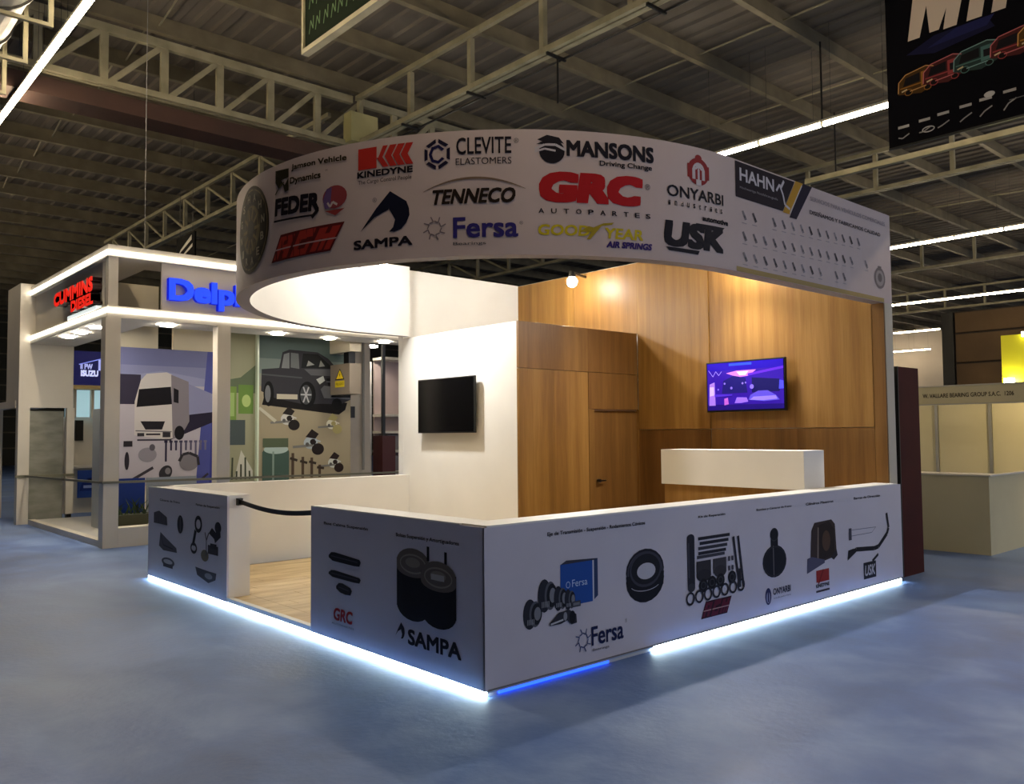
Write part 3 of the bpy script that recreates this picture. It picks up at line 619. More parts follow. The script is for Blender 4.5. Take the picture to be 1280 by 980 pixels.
for i, ch in enumerate('AUTOPARTES'): p.text(ch, -1.975+.103*i, 3.455, -1.93+.103*i, 3.495, K, .015)
logo(p)
p = PR(); YL = (206, 184, 40); p.text('GOOD', -1.98, 3.275, -1.55, 3.365, YL, .025, .1); p.text('YEAR', -1.42, 3.265, -1.075, 3.355, YL, .025, .1)
p.poly([(-1.64, 3.31), (-1.56, 3.36), (-1.52, 3.35), (-1.43, 3.39), (-1.34, 3.4), (-1.36, 3.38), (-1.45, 3.365), (-1.48, 3.33), (-1.55, 3.25), (-1.58, 3.25), (-1.54, 3.31)], (170, 148, 40)); p.text('AIR SPRINGS', -1.41, 3.19, -.99, 3.245, (60, 44, 112), .04, .2); logo(p)
# onyarbi
p = PR(); cu = -.475; OR = (146, 46, 46); p.ell(cu, 3.93, .13, .12, OR, n=26); p.rect(cu-.13, 3.87, cu+.13, 3.99, OR); p.ell(cu, 4.05, .04, .03, OR); p.ell(cu, 3.93, .075, .08, (206, 198, 200)); p.rect(cu-.075, 3.86, cu+.075, 3.95, (206, 198, 200)); p.rect(cu-.04, 3.86, cu+.04, 3.97, OR); p.path([(cu-.04, 3.95), (cu, 3.98), (cu+.04, 3.95)], .02, (206, 198, 200)); p.rect(cu-.03, 3.81, cu+.03, 3.86, (206, 198, 200))
p.text('ONYARBI', -.83, 3.675, -.16, 3.775, K, .015)
for i, ch in enumerate('industries'): p.text(ch, -.82+.068*i, 3.6, -.795+.068*i, 3.64, K, .01)
logo(p)
p = PR(); p.text('USK', -.87, 3.245, -.17, 3.47, K, .05, .12); p.poly([(-.85, 3.24), (-.82, 3.21), (-.5, 3.2), (-.48, 3.235)], K); p.poly([(-.5, 3.43), (-.52, 3.475), (-.15, 3.48), (-.2, 3.44)], K); p.text('automotive', -.44, 3.505, -.1, 3.55, K, .04); logo(p)
# hahn section
p = PR(); p.poly([(.03, 3.8), (.83, 3.8), (1.06, 4.13), (.03, 4.13)], (34, 24, 34)); p.poly([(.83, 3.79), (.95, 3.79), (1.22, 4.143), (1.08, 4.143)], (196, 148, 48)); p.poly([(.95, 3.76), (1.08, 3.76), (1.4, 4.143), (1.22, 4.143)], (30, 22, 44)); p.line((.96, 3.8), (1.2, 4.12), .014, (214, 206, 200))
p.text('HAHN', .1, 3.96, .68, 4.08, (206, 200, 204), .02); p.path([(.72, 3.98), (.78, 4.05), (.84, 3.96), (.87, 3.87), (.96, 3.84)], .025, (206, 200, 204)); p.line((.8, 4.02), (.86, 4.1), .03, (206, 200, 204)); p.text('Hochwertige Nutzfahrzeugteile', .1, 3.88, .74, 3.91, (150, 144, 150)); logo(p)
p = PR(); p.text('SERVICIOS PARA VEHÍCULOS COMERCIALES', 1.36, 4.0, 3.02, 4.055, (150, 140, 144), .01); p.text('DISEÑAMOS Y FABRICAMOS CALIDAD', 1.34, 3.86, 2.9, 3.91, (70, 62, 68), .02); p.build('printed_title', fa)
p = PR(); rnd = random.Random(5)
for r, v in enumerate((3.64, 3.45, 3.26)):
    for i in range(15):
        u = .16+.17*i
        if r == 2 and i > 11 or rnd.random() < .08: continue
        g = rnd.choice((116, 130, 144, 158, 96)); v2 = v+(.035*u if r == 0 else .02*u)
        p.poly([(u-.04, v2+.035), (u-.01, v2+.045), (u+.045, v2-.03), (u+.01, v2-.045)], (g, g-8, g-6)); p.ell(u+.01, v2-.01, .018, .014, (g-30, g-34, g-34), n=8)
        p.rect(u-.04, v2-.075, u+.04, v2-.068, (164, 156, 158)); p.build('printed_part', fa); p = PR()
p = PR(); p.ell(2.86, 3.385, .13, .12, (124, 112, 110), n=24); p.ell(2.86, 3.385, .1, .09, (160, 150, 146)); p.ell(2.86, 3.39, .05, .05, (110, 100, 98)); p.rect(2.82, 3.47, 2.9, 3.52, (124, 112, 110)); logo(p)
p = PR(); p.rect(.02, ZB+.004, 2.95, ZB+.05, (176, 152, 96)); p.build('yellow_band', fa, 'yellow strip along lower edge')

# flood lamps
def flood(x, y, z, tgt, label, mx, my, hid=False, pw=1.0, warm=(1, .97, .93)):
    t = thing('flood_lamp', label, 'lamp', (x, y, z), 'flood lamps inside the stand')
    T = Vector(tgt); P0 = Vector((x, y, z)); dv = (T-P0).normalized()
    b = MB(); b.cyl(P0+Vector((0, 0, .07)), P0+Vector((0, 0, .16)), .06, M_black, 14, r2=.045); b.build('lamp_body', t)
    gm = mat('lamp_glass', (255, 250, 235), .5, em=60, emc=(255, 246, 226)); bm = bmesh.new(); bmesh.ops.create_uvsphere(bm, u_segments=20, v_segments=12, radius=.08)
    me = bpy.data.meshes.new('lamp_glass'); bm.to_mesh(me); bm.free(); me.materials.append(gm)
    g = bpy.data.objects.new('lamp_glass', me); COL.objects.link(g); g.parent = t
    b = MB(); b.bar((mx, my, z+.14), (x, y, z+.14), .03, .03, M_black); b.build('arm', t)
    l = bpy.data.lights.new('flood_light', 'POINT'); l.energy = FLOOD_W*pw*.7; l.color = warm; l.shadow_soft_size = .09
    o = bpy.data.objects.new('flood_light', l); COL.objects.link(o); o.parent = t; o.location = (0, 0, -.0); o.rotation_euler = dv.to_track_quat('-Z', 'Y').to_euler()
    l = bpy.data.lights.new('flood_beam', 'SPOT'); l.energy = FLOOD_W*pw*1.3; l.color = warm; l.spot_size = radians(140); l.spot_blend = .8; l.shadow_soft_size = .08
    o = bpy.data.objects.new('flood_beam', l); COL.objects.link(o); o.parent = t; o.location = dv*.09; o.rotation_euler = dv.to_track_quat('-Z', 'Y').to_euler()
    return t
flood(2.72, 5.33, 3.9, (4.2, 3.6, .6), 'left glowing flood lamp on the inner face of the fascia near the white wall', 2.72, 6.02, pw=.8)
flood(5.5, 4.52, 3.93, (2.2, 1.6, .6), 'glowing flood lamp on the timber wall above the store cabin', 5.95, 4.66)
flood(5.6, 1.8, 3.9, (4.2, 1.8, 1), 'flood lamp on the timber wall tucked behind the right part of the fascia', 5.95, 1.8, pw=.8)

# screens
def tv(name, label, x, y0, y1, z0, z1, mount):
    t = thing(name, label, 'screen', (x, (y0+y1)/2, z0))
    bx('screen_body', t, M_black, x-.045, x, y0, y1, z0, z1, bevel=.006)
    bx('screen_panel', t, mat('screen_glass', (8, 8, 10), .12), x-.0475, x-.0445, y0+.015, y1-.015, z0+.02, z1-.015)
    bx('wall_bracket', t, M_black, x, mount, (y0+y1)/2-.15, (y0+y1)/2+.15, z0+.15, z1-.15)
    return t
tv('television', 'black switched-off flat screen on the white side of the store room', 3.57, 4.43, 5.7, 1.69, 2.45, 3.62)
t2 = tv('television', 'flat screen showing a purple-blue show stage on the timber wall', 5.88, 1.25, 2.4, 1.93, 2.585, 5.955)
p = Print(lambda u, v, o: (5.8325-o, -u, v), base=.0005, em=.62)
U0, U1, V0, V1 = -2.38, -1.27, 1.955, 2.565; q = lambda a, b2: (U0+a*(U1-U0), V0+b2*(V1-V0))
def Q(pts, c): p.poly([q(a, b2) for a, b2 in pts], c)
Q([(0, 0), (1, 0), (1, 1), (0, 1)], (44, 16, 150)); Q([(0, .84), (1, .84), (1, 1), (0, 1)], (30, 6, 160)); Q([(.3, .93), (.6, .93), (.6, .98), (.3, .98)], (40, 70, 200)); Q([(0, 0), (1, 0), (1, .1), (0, .12)], (26, 10, 110))
Q([(.26, .78), (.4, .82), (.66, .82), (.56, .7), (.42, .68)], (196, 110, 220)); Q([(.4, .8), (.56, .8), (.52, .72), (.44, .72)], (240, 190, 246)); Q([(.55, .75), (1, .86), (1, .81), (.55, .7)], (84, 34, 200))
Q([(.2, .35), (.22, .62), (.36, .72), (.52, .66), (.54, .35)], (26, 20, 104)); Q([(.6, .35), (.6, .66), (.95, .6), (.95, .35)], (18, 14, 84)); Q([(.02, .1), (.03, .56), (.1, .6), (.11, .1)], (150, 110, 220)); Q([(.03, .3), (.09, .32), (.09, .5), (.03, .5)], (190, 170, 240)); Q([(.23, .1), (.23, .24), (.28, .26), (.29, .12)], (176, 90, 200))
Q([(.37, .14), (.4, .26), (.53, .25), (.55, .16), (.46, .14)], (140, 100, 236)); Q([(.55, .2), (.58, .3), (.68, .38), (.8, .38), (.9, .28), (.95, .18), (.75, .16)], (84, 70, 200)); Q([(.57, .2), (.62, .26), (.9, .27), (.92, .2), (.75, .18)], (140, 120, 250)); Q([(.94, .4), (.95, .58), (1, .56), (1, .4)], (70, 70, 230)); Q([(.1, .28), (.34, .3), (.34, .33), (.1, .34)], (70, 40, 190))
p.path([q(.02, .86), q(.08, .72), q(.12, .83), q(.16, .74), q(.2, .82)], .007, (150, 130, 250))
for (a, b2, r) in ((.24, .56, .014), (.33, .46, .018), (.48, .55, .015), (.52, .56, .012), (.6, .47, .03), (.15, .44, .013)): p.ell(*q(a, b2), r, r, (120, 100, 220), n=10)
p.build('screen_picture', t2)

# reception desk
dk = thing('reception_desk', 'white-topped raised bar desk with timber body inside the stand', 'desk', (4.9, 1.3, PF))
bx('desk_top', dk, M_white, 4.6, 5.02, .34, 2.2, 1.06, 1.47, bevel=.004)
bx('desk_body', dk, WOODS[2], 4.66, 5.0, .42, 2.2, PF, 1.06, bevel=.002)

# belt barrier across the entrance
t = thing('belt_barrier', 'black belt sagging across the stand entrance', 'barrier', (.1, 3.1, 1.0))
bx('wall_clip', t, M_black, .07, .12, 3.90, 3.95, .985, 1.055)
bx('wall_clip', t, M_black, .07, .12, 2.25, 2.3, .985, 1.055)
b = MB(); pr = None; kk = b.mi(M_black)
for i in range(17):
    y = 3.9-1.6*i/16; z = 1.02-.05*sin(pi*i/16); b.v += [(.09, y, z-.022), (.095, y, z-.022), (.095, y, z+.022), (.09, y, z+.022)]
    if i:
        o1 = 4*(i-1); o2 = 4*i
        for a in range(4): c2 = (a+1) % 4; b.f.append([o1+a, o1+c2, o2+c2, o2+a]); b.m.append(kk)
b.build('belt', t)

# ================================================================== REAR LEFT STAND
dl = thing('display_stand', 'rear left display stand with lit white frame, blue and red lettering', 'stand', (.4, 9.4, 0))
M_led2 = mat('led_warm', (255, 250, 240), .5, em=8.0, emc=(255, 246, 228))
X2, Y2 = .4, 9.4
def frame(nm, z0, z1, zl):
    b = MB(); b.box(X2, 7.2, Y2, Y2+.8, z0, z1, M_b2); b.box(X2, X2+.8, Y2+.8, 14.3, z0, z1, M_b2); b.build(nm, dl)
    b = MB(); b.box(X2-.02, 7.2, Y2-.02, Y2, zl, zl+.06, M_led2); b.build('led_strip', dl); b = MB(); b.box(X2-.02, X2, Y2, 14.3, zl, zl+.06, M_led2); b.build('led_strip', dl)
frame('upper_frame', 4.44, 4.62, 4.47); frame('lower_frame', 3.5, 3.68, 3.58)
bx('post', dl, M_b2, X2-.02, .6, Y2, Y2+.22, 0, 3.5); bx('post', dl, M_b2, 2.12, 2.34, Y2, Y2+.2, .3, 3.5); bx('post', dl, M_b2, 6.6, 6.8, Y2, Y2+.2, 0, 3.5)
bx('upper_post', dl, M_b2, X2+.02, .56, Y2+.03, Y2+.18, 3.68, 4.44)
bx('sign_panel', dl, M_b2, 1.22, 7.1, Y2+.05, Y2+.1, 3.68, 4.44)
bx('sign_panel', dl, M_b2, X2+.08, X2+.12, 9.95, 14.25, 3.68, 4.44)
bx('light_box', dl, mat('light_box', (240, 240, 235), .5, em=.8, emc=(230, 240, 235)), X2-.01, X2+.07, 9.95, 11.6, 3.68, 3.74)
bx('base_step', dl, M_b2, .602, 7.0, Y2, Y2+.3, 0, .29); bx('base_step', dl, M_b2, X2, X2+.12, Y2+.24, 14.2, 0, .1)
bx('stand_floor', dl, noisy('stand_floor', (178, 176, 172), (190, 188, 184), 1, .35), X2+.12, 7.0, Y2+.3, 14.2, 0, .09)
# letters
def letters3d(body, fmap, u0, v0, u1, v1, depth, m, mside, bold, name, parent, label, shear=0):
    # each letter is an extruded solid
    polys = textpolys(body, 0, shear); ex, ey = EXT[(body, 0, shear)]; b = MB(); b.flat = True
    from collections import Counter
    U0, U1, V0, V1, D0 = u0, u1, v0, v1, depth; du, dv = bold*(U1-U0)/ex, bold*(V1-V0)/ey
    for si, (sa, sb) in enumerate([(a2, b2) for a2 in (-1, -.5, 0, .5, 1) for b2 in (-1, 0, 1)]):
     u0, u1, v0, v1, depth = U0+du+sa*du, U1-du+sa*du, V0+dv+sb*dv, V1-dv+sb*dv, D0+si*.0003
     E = Counter(); key = lambda p: (round(p[0], 5), round(p[1], 5))
     for pl in polys:
         if sum(pl[i-1][0]*pl[i][1]-pl[i][0]*pl[i-1][1] for i in range(len(pl))) < 0: pl = pl[::-1]
         P2 = [(u0+x*(u1-u0), v0+y*(v1-v0)) for x, y in pl]
         b.face([fmap(*p, depth) for p in P2], m)
         for i in range(len(P2)): E[(key(P2[i-1]), key(P2[i]))] += 1
     for (a, c2), n in E.items():
         if (c2, a) not in E: b.face([fmap(*a, 0), fmap(*c2, 0), fmap(*c2, depth), fmap(*a, depth)], mside)
    return b.build(name, parent, label=label)
M_bl = mat('blue_letter', (20, 50, 200), .4, em=1.1, emc=(30, 70, 255)); M_bl2 = mat('blue_letter_side', (16, 30, 150), .4, em=.5, emc=(20, 40, 220))
M_rl = mat('red_letter', (226, 30, 22), .4, em=.7, emc=(255, 30, 15)); M_rl2 = mat('red_letter_side', (50, 20, 16), .5)
dsz = textpolys('Delphi', .04, 0)
letters3d('Delphi', lambda u, v, o: (u, Y2+.05-o, v), 1.3, 3.74, 2.78, 4.2, .1, M_bl, M_bl2, .04, 'sign_lettering', dl, 'glowing blue letters')
letters3d('CUMMINS', lambda u, v, o: (X2+.08-o, -u, v), -12.3, 3.97, -9.95, 4.21, .14, M_rl, M_rl2, .05, 'sign_lettering', dl, 'red upper letters')
letters3d('DIESEL', lambda u, v, o: (X2+.08-o, -u, v), -11.2, 3.76, -9.92, 3.95, .14, M_rl, M_rl2, .05, 'sign_lettering', dl, 'red lower letters')
# downlights
M_dl = mat('downlight_glow', (255, 250, 240), .5, em=130, emc=(255, 244, 224))
for (x, y, r) in ((.62, 12.45, .1), (.62, 11.65, .1), (.62, 10.75, .1), (1.42, 9.75, .11), (3.35, 9.75, .11), (4.45, 9.85, .1), (5.6, 9.75, .1)):
    b = MB(); b.cyl((x, y, 3.5), (x, y, 3.475), r, M_dl, 20); b.build('downlight', dl)
# back wall of the stand with picture panels
bx('back_wall', dl, M_cream, 1.1, 1.86, 11.45, 11.55, 0, 4.4); bx('back_wall', dl, M_cream, 2.14, 5.86, 11.45, 11.55, 0, 4.4); bx('wall_link', dl, M_cream, 1.86, 2.14, 11.46, 11.54, 0, 3.25)
def P3(base=.002): return Print(lambda u, v, o: (u, 11.4-o, v), base=base)
# truck poster
tp = bx('poster_panel', dl, ink((178, 172, 182)), 1.1, 2.97, 11.4, 11.45, .8, 3.26, label='lavender panel with white lorry print')
p = P3(); p.rect(1.1, 2.6, 2.97, 3.26, (128, 132, 168)); p.rect(1.1, 2.95, 2.97, 3.26, (110, 114, 154)); p.poly([(1.1, 2.6), (1.1, 2.72), (1.9, 2.86), (2.97, 2.7), (2.97, 2.6)], (142, 146, 180)); p.poly([(2.55, .8), (2.97, .8), (2.97, 3.26), (2.75, 3.26)], (76, 82, 148)); p.poly([(2.8, .8), (2.97, .8), (2.97, 3.26), (2.88, 3.26)], (56, 60, 134))
p.rect(1.1, 2.25, 1.55, 2.78, (52, 48, 66)); p.poly([(2.2, 2.72), (2.97, 2.42), (2.97, 2.06), (2.25, 2.0)], (132, 134, 168)); p.poly([(2.1, 1.72), (2.97, 1.98), (2.97, 2.14), (2.25, 2.05)], (40, 36, 54)); p.poly([(1.9, 1.62), (2.1, 1.62), (2.97, 1.98), (2.3, 2.05), (1.9, 1.8)], (40, 36, 54))
p.poly([(1.45, 1.7), (1.45, 2.3), (1.55, 2.68), (1.65, 2.8), (2.0, 2.84), (2.1, 2.8), (2.12, 1.64), (2.0, 1.62)], (196, 190, 188)); p.poly([(2.08, 2.8), (2.4, 2.68), (2.42, 1.95), (2.34, 1.8), (2.12, 1.62)], (128, 122, 130)); p.poly([(1.48, 2.2), (1.52, 2.52), (2.08, 2.58), (2.1, 2.26)], (22, 20, 26)); p.poly([(2.13, 2.3), (2.13, 2.56), (2.22, 2.52), (2.22, 2.28)], (26, 24, 30))
p.poly([(1.55, 1.95), (1.98, 1.95), (1.93, 1.8), (1.64, 1.8)], (34, 32, 38)); p.rect(1.5, 1.68, 1.62, 1.74, (50, 48, 54)); p.rect(1.94, 1.66, 2.08, 1.76, (50, 48, 54)); p.rect(1.65, 1.7, 1.9, 1.73, (34, 32, 38)); p.line((1.47, 1.78), (2.1, 1.76), .02, (110, 106, 112)); p.ell(2.24, 1.74, .09, .13, (24, 22, 28)); p.rect(1.5, 1.6, 2.1, 1.63, (60, 58, 70))
for i in range(9):
    u = 2.0+.09*i; p.rect(u-.015, 1.5-.2*(i % 3 == 0)-.08, u+.02, 1.6, (40+9*i, 36+9*i, 60+9*i)); p.rect(u-.03, 1.56, u+.03, 1.6, (40+9*i, 36+9*i, 60+9*i))
p.rect(1.27, 1.5, 1.42, 1.6, (46, 42, 48)); p.ell(1.33, 1.25, .04, .16, (46, 42, 50)); p.ell(1.68, 1.35, .16, .13, (140, 136, 146)); p.ell(1.76, 1.48, .05, .06, (90, 86, 94)); p.line((1.36, .88), (1.78, 1.12), .05, (60, 56, 64)); p.ell(2.0, 1.02, .11, .14, (50, 48, 54), rot=-30); p.ell(2.04, 1.05, .05, .06, (120, 116, 122)); p.ell(2.42, 1.2, .18, .16, (122, 118, 124)); p.path([(2.24, 1.22), (2.3, 1.34), (2.42, 1.37), (2.58, 1.3), (2.6, 1.14)], .05, (50, 48, 54)); p.line((2.66, .88), (2.78, .98), .04, (50, 48, 60))
p.build('poster_print', tp)
# green picture strip
gp = bx('poster_panel', dl, ink((150, 150, 126)), 3.0, 3.7, 11.4, 11.45, .8, 3.74, label='greenish strip of workshop picture')
p = P3(); p.poly([(3.0, 2.72), (3.4, 2.8), (3.7, 3.05), (3.7, 2.5), (3.0, 2.5)], (92, 104, 84)); p.rect(3.05, 1.98, 3.32, 2.62, (112, 140, 70)); p.rect(3.1, 2.05, 3.28, 2.5, (150, 176, 110)); p.rect(3.36, 2.1, 3.66, 2.66, (100, 132, 66)); p.ell(3.52, 2.35, .09, .12, (170, 190, 120)); p.rect(3.02, 1.5, 3.5, 1.98, (72, 82, 84)); p.poly([(3.3, .9), (3.42, 1.4), (3.66, 1.0), (3.66, .85)], (196, 196, 186))
for i in range(7): p.line((3.06+.09*i, .84), (3.08+.085*i, 1.0+.13*(i % 3)), .035, (66, 72, 60))
p.build('poster_print', gp)
bx('glass_edge', dl, mat('glass_edge', (210, 224, 204), .2), 3.70, 3.735, 11.3, 11.45, .78, 3.9)
# pickup poster
pk = bx('poster_panel', dl, ink((158, 148, 126)), 3.74, 5.83, 11.4, 11.45, .75, 3.8, label='beige panel with grey pickup print')
p = P3(); p.rect(3.74, 3.2, 5.83, 3.8, (94, 110, 108)); p.rect(3.74, 2.9, 5.83, 3.2, (122, 134, 130)); p.poly([(3.74, 2.9), (5.83, 2.9), (5.83, 2.6), (3.74, 2.65)], (140, 142, 130)); C1 = (54, 54, 60); C2 = (38, 38, 44); C3 = (92, 94, 100)
p.poly([(3.84, 2.28), (5.55, 2.1), (5.7, 2.2), (5.75, 2.35), (3.9, 2.5)], (28, 26, 28))
p.poly([(3.82, 2.55), (3.83, 2.98), (4.2, 3.02), (4.27, 3.34), (4.42, 3.4), (5.05, 3.38), (5.3, 3.26), (5.5, 3.06), (5.83, 3.02), (5.83, 2.42), (5.6, 2.32), (5.1, 2.32), (4.75, 2.3), (4.1, 2.42)], C1)
p.poly([(4.25, 3.02), (4.3, 3.3), (4.42, 3.34), (4.42, 3.02)], (128, 132, 134)); p.poly([(4.45, 3.04), (4.45, 3.34), (4.62, 3.33), (4.64, 3.02)], (110, 114, 116)); p.poly([(4.68, 3.04), (4.72, 3.34), (5.06, 3.34), (5.42, 3.06)], (30, 32, 34)); p.poly([(4.8, 3.08), (4.84, 3.2), (4.98, 3.12)], (150, 152, 150)); p.poly([(5.08, 3.08), (5.12, 3.22), (5.22, 3.1)], (130, 132, 130))
p.poly([(4.75, 3.02), (5.5, 3.05), (5.83, 2.98), (5.83, 2.9), (4.9, 2.9)], C3); p.line((3.84, 2.88), (4.7, 2.84), .03, (78, 80, 84)); p.poly([(5.02, 2.82), (5.18, 2.9), (5.22, 2.8), (5.1, 2.72)], (190, 196, 196)); p.poly([(5.25, 2.85), (5.83, 2.86), (5.83, 2.66), (5.3, 2.7)], (24, 24, 28)); p.line((5.25, 2.78), (5.83, 2.78), .025, C3); p.poly([(5.12, 2.62), (5.2, 2.7), (5.83, 2.62), (5.83, 2.42), (5.2, 2.44)], (100, 102, 108)); p.poly([(5.35, 2.46), (5.45, 2.58), (5.83, 2.56), (5.83, 2.46)], (28, 28, 32))
p.ell(3.98, 2.5, .11, .25, (22, 22, 24)); p.ell(3.96, 2.5, .06, .17, (110, 112, 116)); p.ell(4.82, 2.5, .19, .27, (22, 22, 24)); p.ell(4.79, 2.5, .13, .2, (70, 72, 76))
for i in range(6): a = i*pi/3; p.line((4.79, 2.5), (4.79+.12*cos(a), 2.5+.18*sin(a)), .03, (176, 178, 182))
p.rect(4.15, 2.4, 4.6, 2.5, (190, 184, 166)); p.ell(5.5, 2.32, .12, .12, (24, 24, 26))
def parts(u, v, s, c1=(40, 36, 36), c2=(196, 196, 192)):
    p.ell(u, v, .16*s, .13*s, c2); p.ell(u+.16*s, v-.13*s, .14*s, .12*s, c1); p.poly([(u-.12*s, v+.12*s), (u+.02*s, v+.28*s), (u+.18*s, v+.18*s), (u+.1*s, v+.08*s)], c1); p.line((u-.4*s, v-.08*s), (u+.05*s, v-.05*s), .05*s, (120, 120, 118)); p.ell(u+.05*s, v+.02*s, .07*s, .06*s, c1); p.ell(u-.08*s, v-.03*s, .04*s, .04*s, (90, 90, 90)); p.line((u+.1*s, v+.06*s), (u+.22*s, v+.02*s), .03*s, c2)
parts(4.38, 2.0, .9); parts(4.9, 1.52, 1.0, (40, 34, 34), (170, 182, 190)); parts(5.38, 1.9, .8, (170, 160, 110), (222, 220, 204)); parts(5.42, 1.1, .8, (44, 34, 34), (200, 204, 200))
p.poly([(3.85, .78), (3.85, 1.35), (3.95, 1.48), (4.35, 1.48), (4.42, 1.35), (4.42, .78)], (70, 92, 86)); p.ell(4.14, 1.4, .26, .09, (170, 190, 188)); p.rect(4.06, .8, 4.1, 1.36, (130, 150, 144)); p.rect(3.86, 1.44, 4.4, 1.62, (84, 96, 78))
for (u, h) in ((4.5, .5), (4.72, .42), (4.92, .4), (5.1, .25)): p.line((u, .82), (u, .82+h), .06, (80, 66, 56)); p.line((u-.06, .82+h*.8), (u+.1, .82+h*.7), .05, (60, 52, 46))
p.poly([(3.76, 2.2), (3.8, 2.24), (4.15, 1.98), (4.1, 1.93)], (190, 186, 170)); p.build('poster_print', pk)
# frosted pane, rail and planter
bx('frosted_pane', dl, mat('frosted_pane', (150, 156, 158), .3), .93, .97, 11.2, 12.0, .09, 2.17)
M_tape = mat('wrap_tape', (120, 118, 100), .3)
b = MB(); b.bar((.36, 9.38, .99), (7.1, 9.38, .94), .03, .035, M_tape); b.bar((.37, 9.39, .99), (.365, 14.28, .93), .03, .035, M_tape); b.build('wrap_tape', dl)
bx('planter_box', dl, mat('planter', (60, 62, 44), .8), .62, 6.5, 9.72, 10.1, .09, .45)
bx('window_board', dl, ink((38, 60, 132)), .7, 1.25, 10.2, 10.23, .09, 1.0, label='deep blue board')
bx('window_board', dl, ink((150, 158, 166)), 1.28, 2.1, 10.2, 10.23, .09, 1.0)
b = MB(); rnd = random.Random(3); GN = mat('plant_green', (50, 72, 36), .6); GN2 = mat('plant_dark', (34, 50, 28), .6)
for i in range(70):
    x = .7+rnd.random()*1.4; a = rnd.uniform(-1, 1); h = rnd.uniform(.08, .2)+(.08 if abs(x-1.0) < .12 else 0); y = 9.78+rnd.random()*.2
    b.face([(x-.012, y, .45), (x+.012, y+.01, .45), (x+a*h*.5+.01, y, .45+h*.6), (x+a*h, y-.03, .45+h), (x+a*h*.5-.012, y, .45+h*.62)], GN if i % 2 else GN2)
b.flat = True; pl = b.build('plant_leaves', dl); pl['kind'] = 'stuff'
# left end tower of the stand
tw = thing('end_tower', 'tall white end tower at the far left with a wrapped door panel', 'tower', (.7, 14.4, 0))
bx('tower_shaft', tw, M_b2, .22, .76, 14.3, 15.4, 2.26, 4.68); bx('tower_shaft', tw, M_b2, .22, .42, 14.3, 14.5, 0, 2.26)
bx('tower_wall', tw, M_b2, .76, 1.19, 14.32, 14.5, 2.26, 3.96)
bx('jamb', tw, M_b2, 1.08, 1.22, 14.32, 14.45, .15, 2.26); bx('jamb_foot', tw, M_black, 1.1, 1.19, 14.33, 14.42, 0, .15)
bx('wrap_band', tw, mat('wrap_tape', (120, 118, 100), .3), .19, 1.23, 14.28, 14.3, .9, .95); bx('rear_post', tw, M_b2, .2, .32, 16.2, 16.4, 0, 2.3); bx('tower_beam', tw, M_b2, .2, .34, 14.5, 16.4, 2.26, 2.4)
M_wrap = noisy('stretch_wrap', (128, 128, 118), (150, 150, 140), 2.2, .25, bump=.6, stretch=(1, 1, 3), bscale=3)
bx('wrapped_panel', tw, M_wrap, .42, 1.04, 14.38, 14.44, 0, 2.2, bevel=.01)

# electrical cabinet and box above
ec = thing('electrical_cabinet', 'grey metal cabinet with a yellow warning sign beside the pickup picture', 'cabinet', (5.45, 11.0, 2.5))
CX = 5.33
bx('cabinet_body', ec, mat('cabinet_grey', (126, 116, 104), .5), CX, 5.6, 10.6, 11.37, 2.5, 3.12, bevel=.004)
bx('wall_mount', ec, M_black, 5.4, 5.55, 11.37, 11.4, 2.6, 3.0)
p = Print(lambda u, v, o: (CX-o, -u, v)); p.poly([(-11.17, 2.8), (-10.8, 2.8), (-10.985, 3.03)], (30, 28, 16)); p.poly([(-11.13, 2.82), (-10.84, 2.82), (-10.985, 3.0)], (226, 200, 40)); p.poly([(-10.99, 2.97), (-10.96, 2.9), (-10.98, 2.9), (-10.97, 2.84), (-11.01, 2.91), (-10.99, 2.91)], (20, 18, 14)); p.rect(-11.17, 2.65, -10.8, 2.78, (206, 186, 40)); p.text('PELIGRO', -11.14, 2.69, -10.83, 2.74, (120, 106, 20), .01); p.build('warning_sign', ec, 'yellow triangle warning sign')
ub = bx('trunking_box', None, M_cream, CX, 5.6, 10.6, 11.4, 3.36, 3.88); tag(ub, 'cream box mounted above the electrical cabinet', 'box')
bx('box_neck', ub, M_black, 5.4, 5.55, 10.75, 10.95, 3.12, 3.36)

# clutter right of the column
M_sh = mat('shelf_grey', (120, 116, 118), .6)
t = thing('maroon_case', 'dark maroon case standing right of the hall column', 'case', (7.2, 12.3, 0))
bx('case_body', t, mat('maroon', (70, 22, 26), .5), 6.95, 7.3, 11.9, 12.3, 0, 1.65, bevel=.006)
t = thing('rear_shelving', 'grey shelf bays seen just left of the store cabin', 'shelving', (8.3, 12.8, 0))
bx('shelf_back', t, noisy('shelf_back', (176, 158, 156), (186, 168, 164), 1, .7), 7.5, 9.4, 13.1, 13.15, 0, 3.5)
bx('shelf_post', t, M_black, 7.35, 7.42, 12.5, 12.57, 0, 4.4)
for z in (.75, 1.25, 1.7, 2.1, 3.45): bx('shelf_board', t, M_b2, 7.45, 9.4, 12.6, 13.1, z, z+.06)
for z in (.81, 1.31): bx('shelf_crate', t, M_sh, 7.6, 9.2, 12.7, 13.05, z, z+.36)
t = bx('white_kiosk_wall', None, noisy('kiosk_white', (186, 184, 184), (200, 198, 196), .8, .5), 6.75, 7.3, 12.9, 13.0, 0, 3.4); tag(t, 'pale partition between the hall column and the rear shelving', 'wall')
b = MB(); b.box(6.95, 7.15, 12.4, 12.6, 3.7, 3.74, M_dl); tag(b.build('ceiling_spot'), 'small rectangular lit lamp above the pale partition', 'lamp')

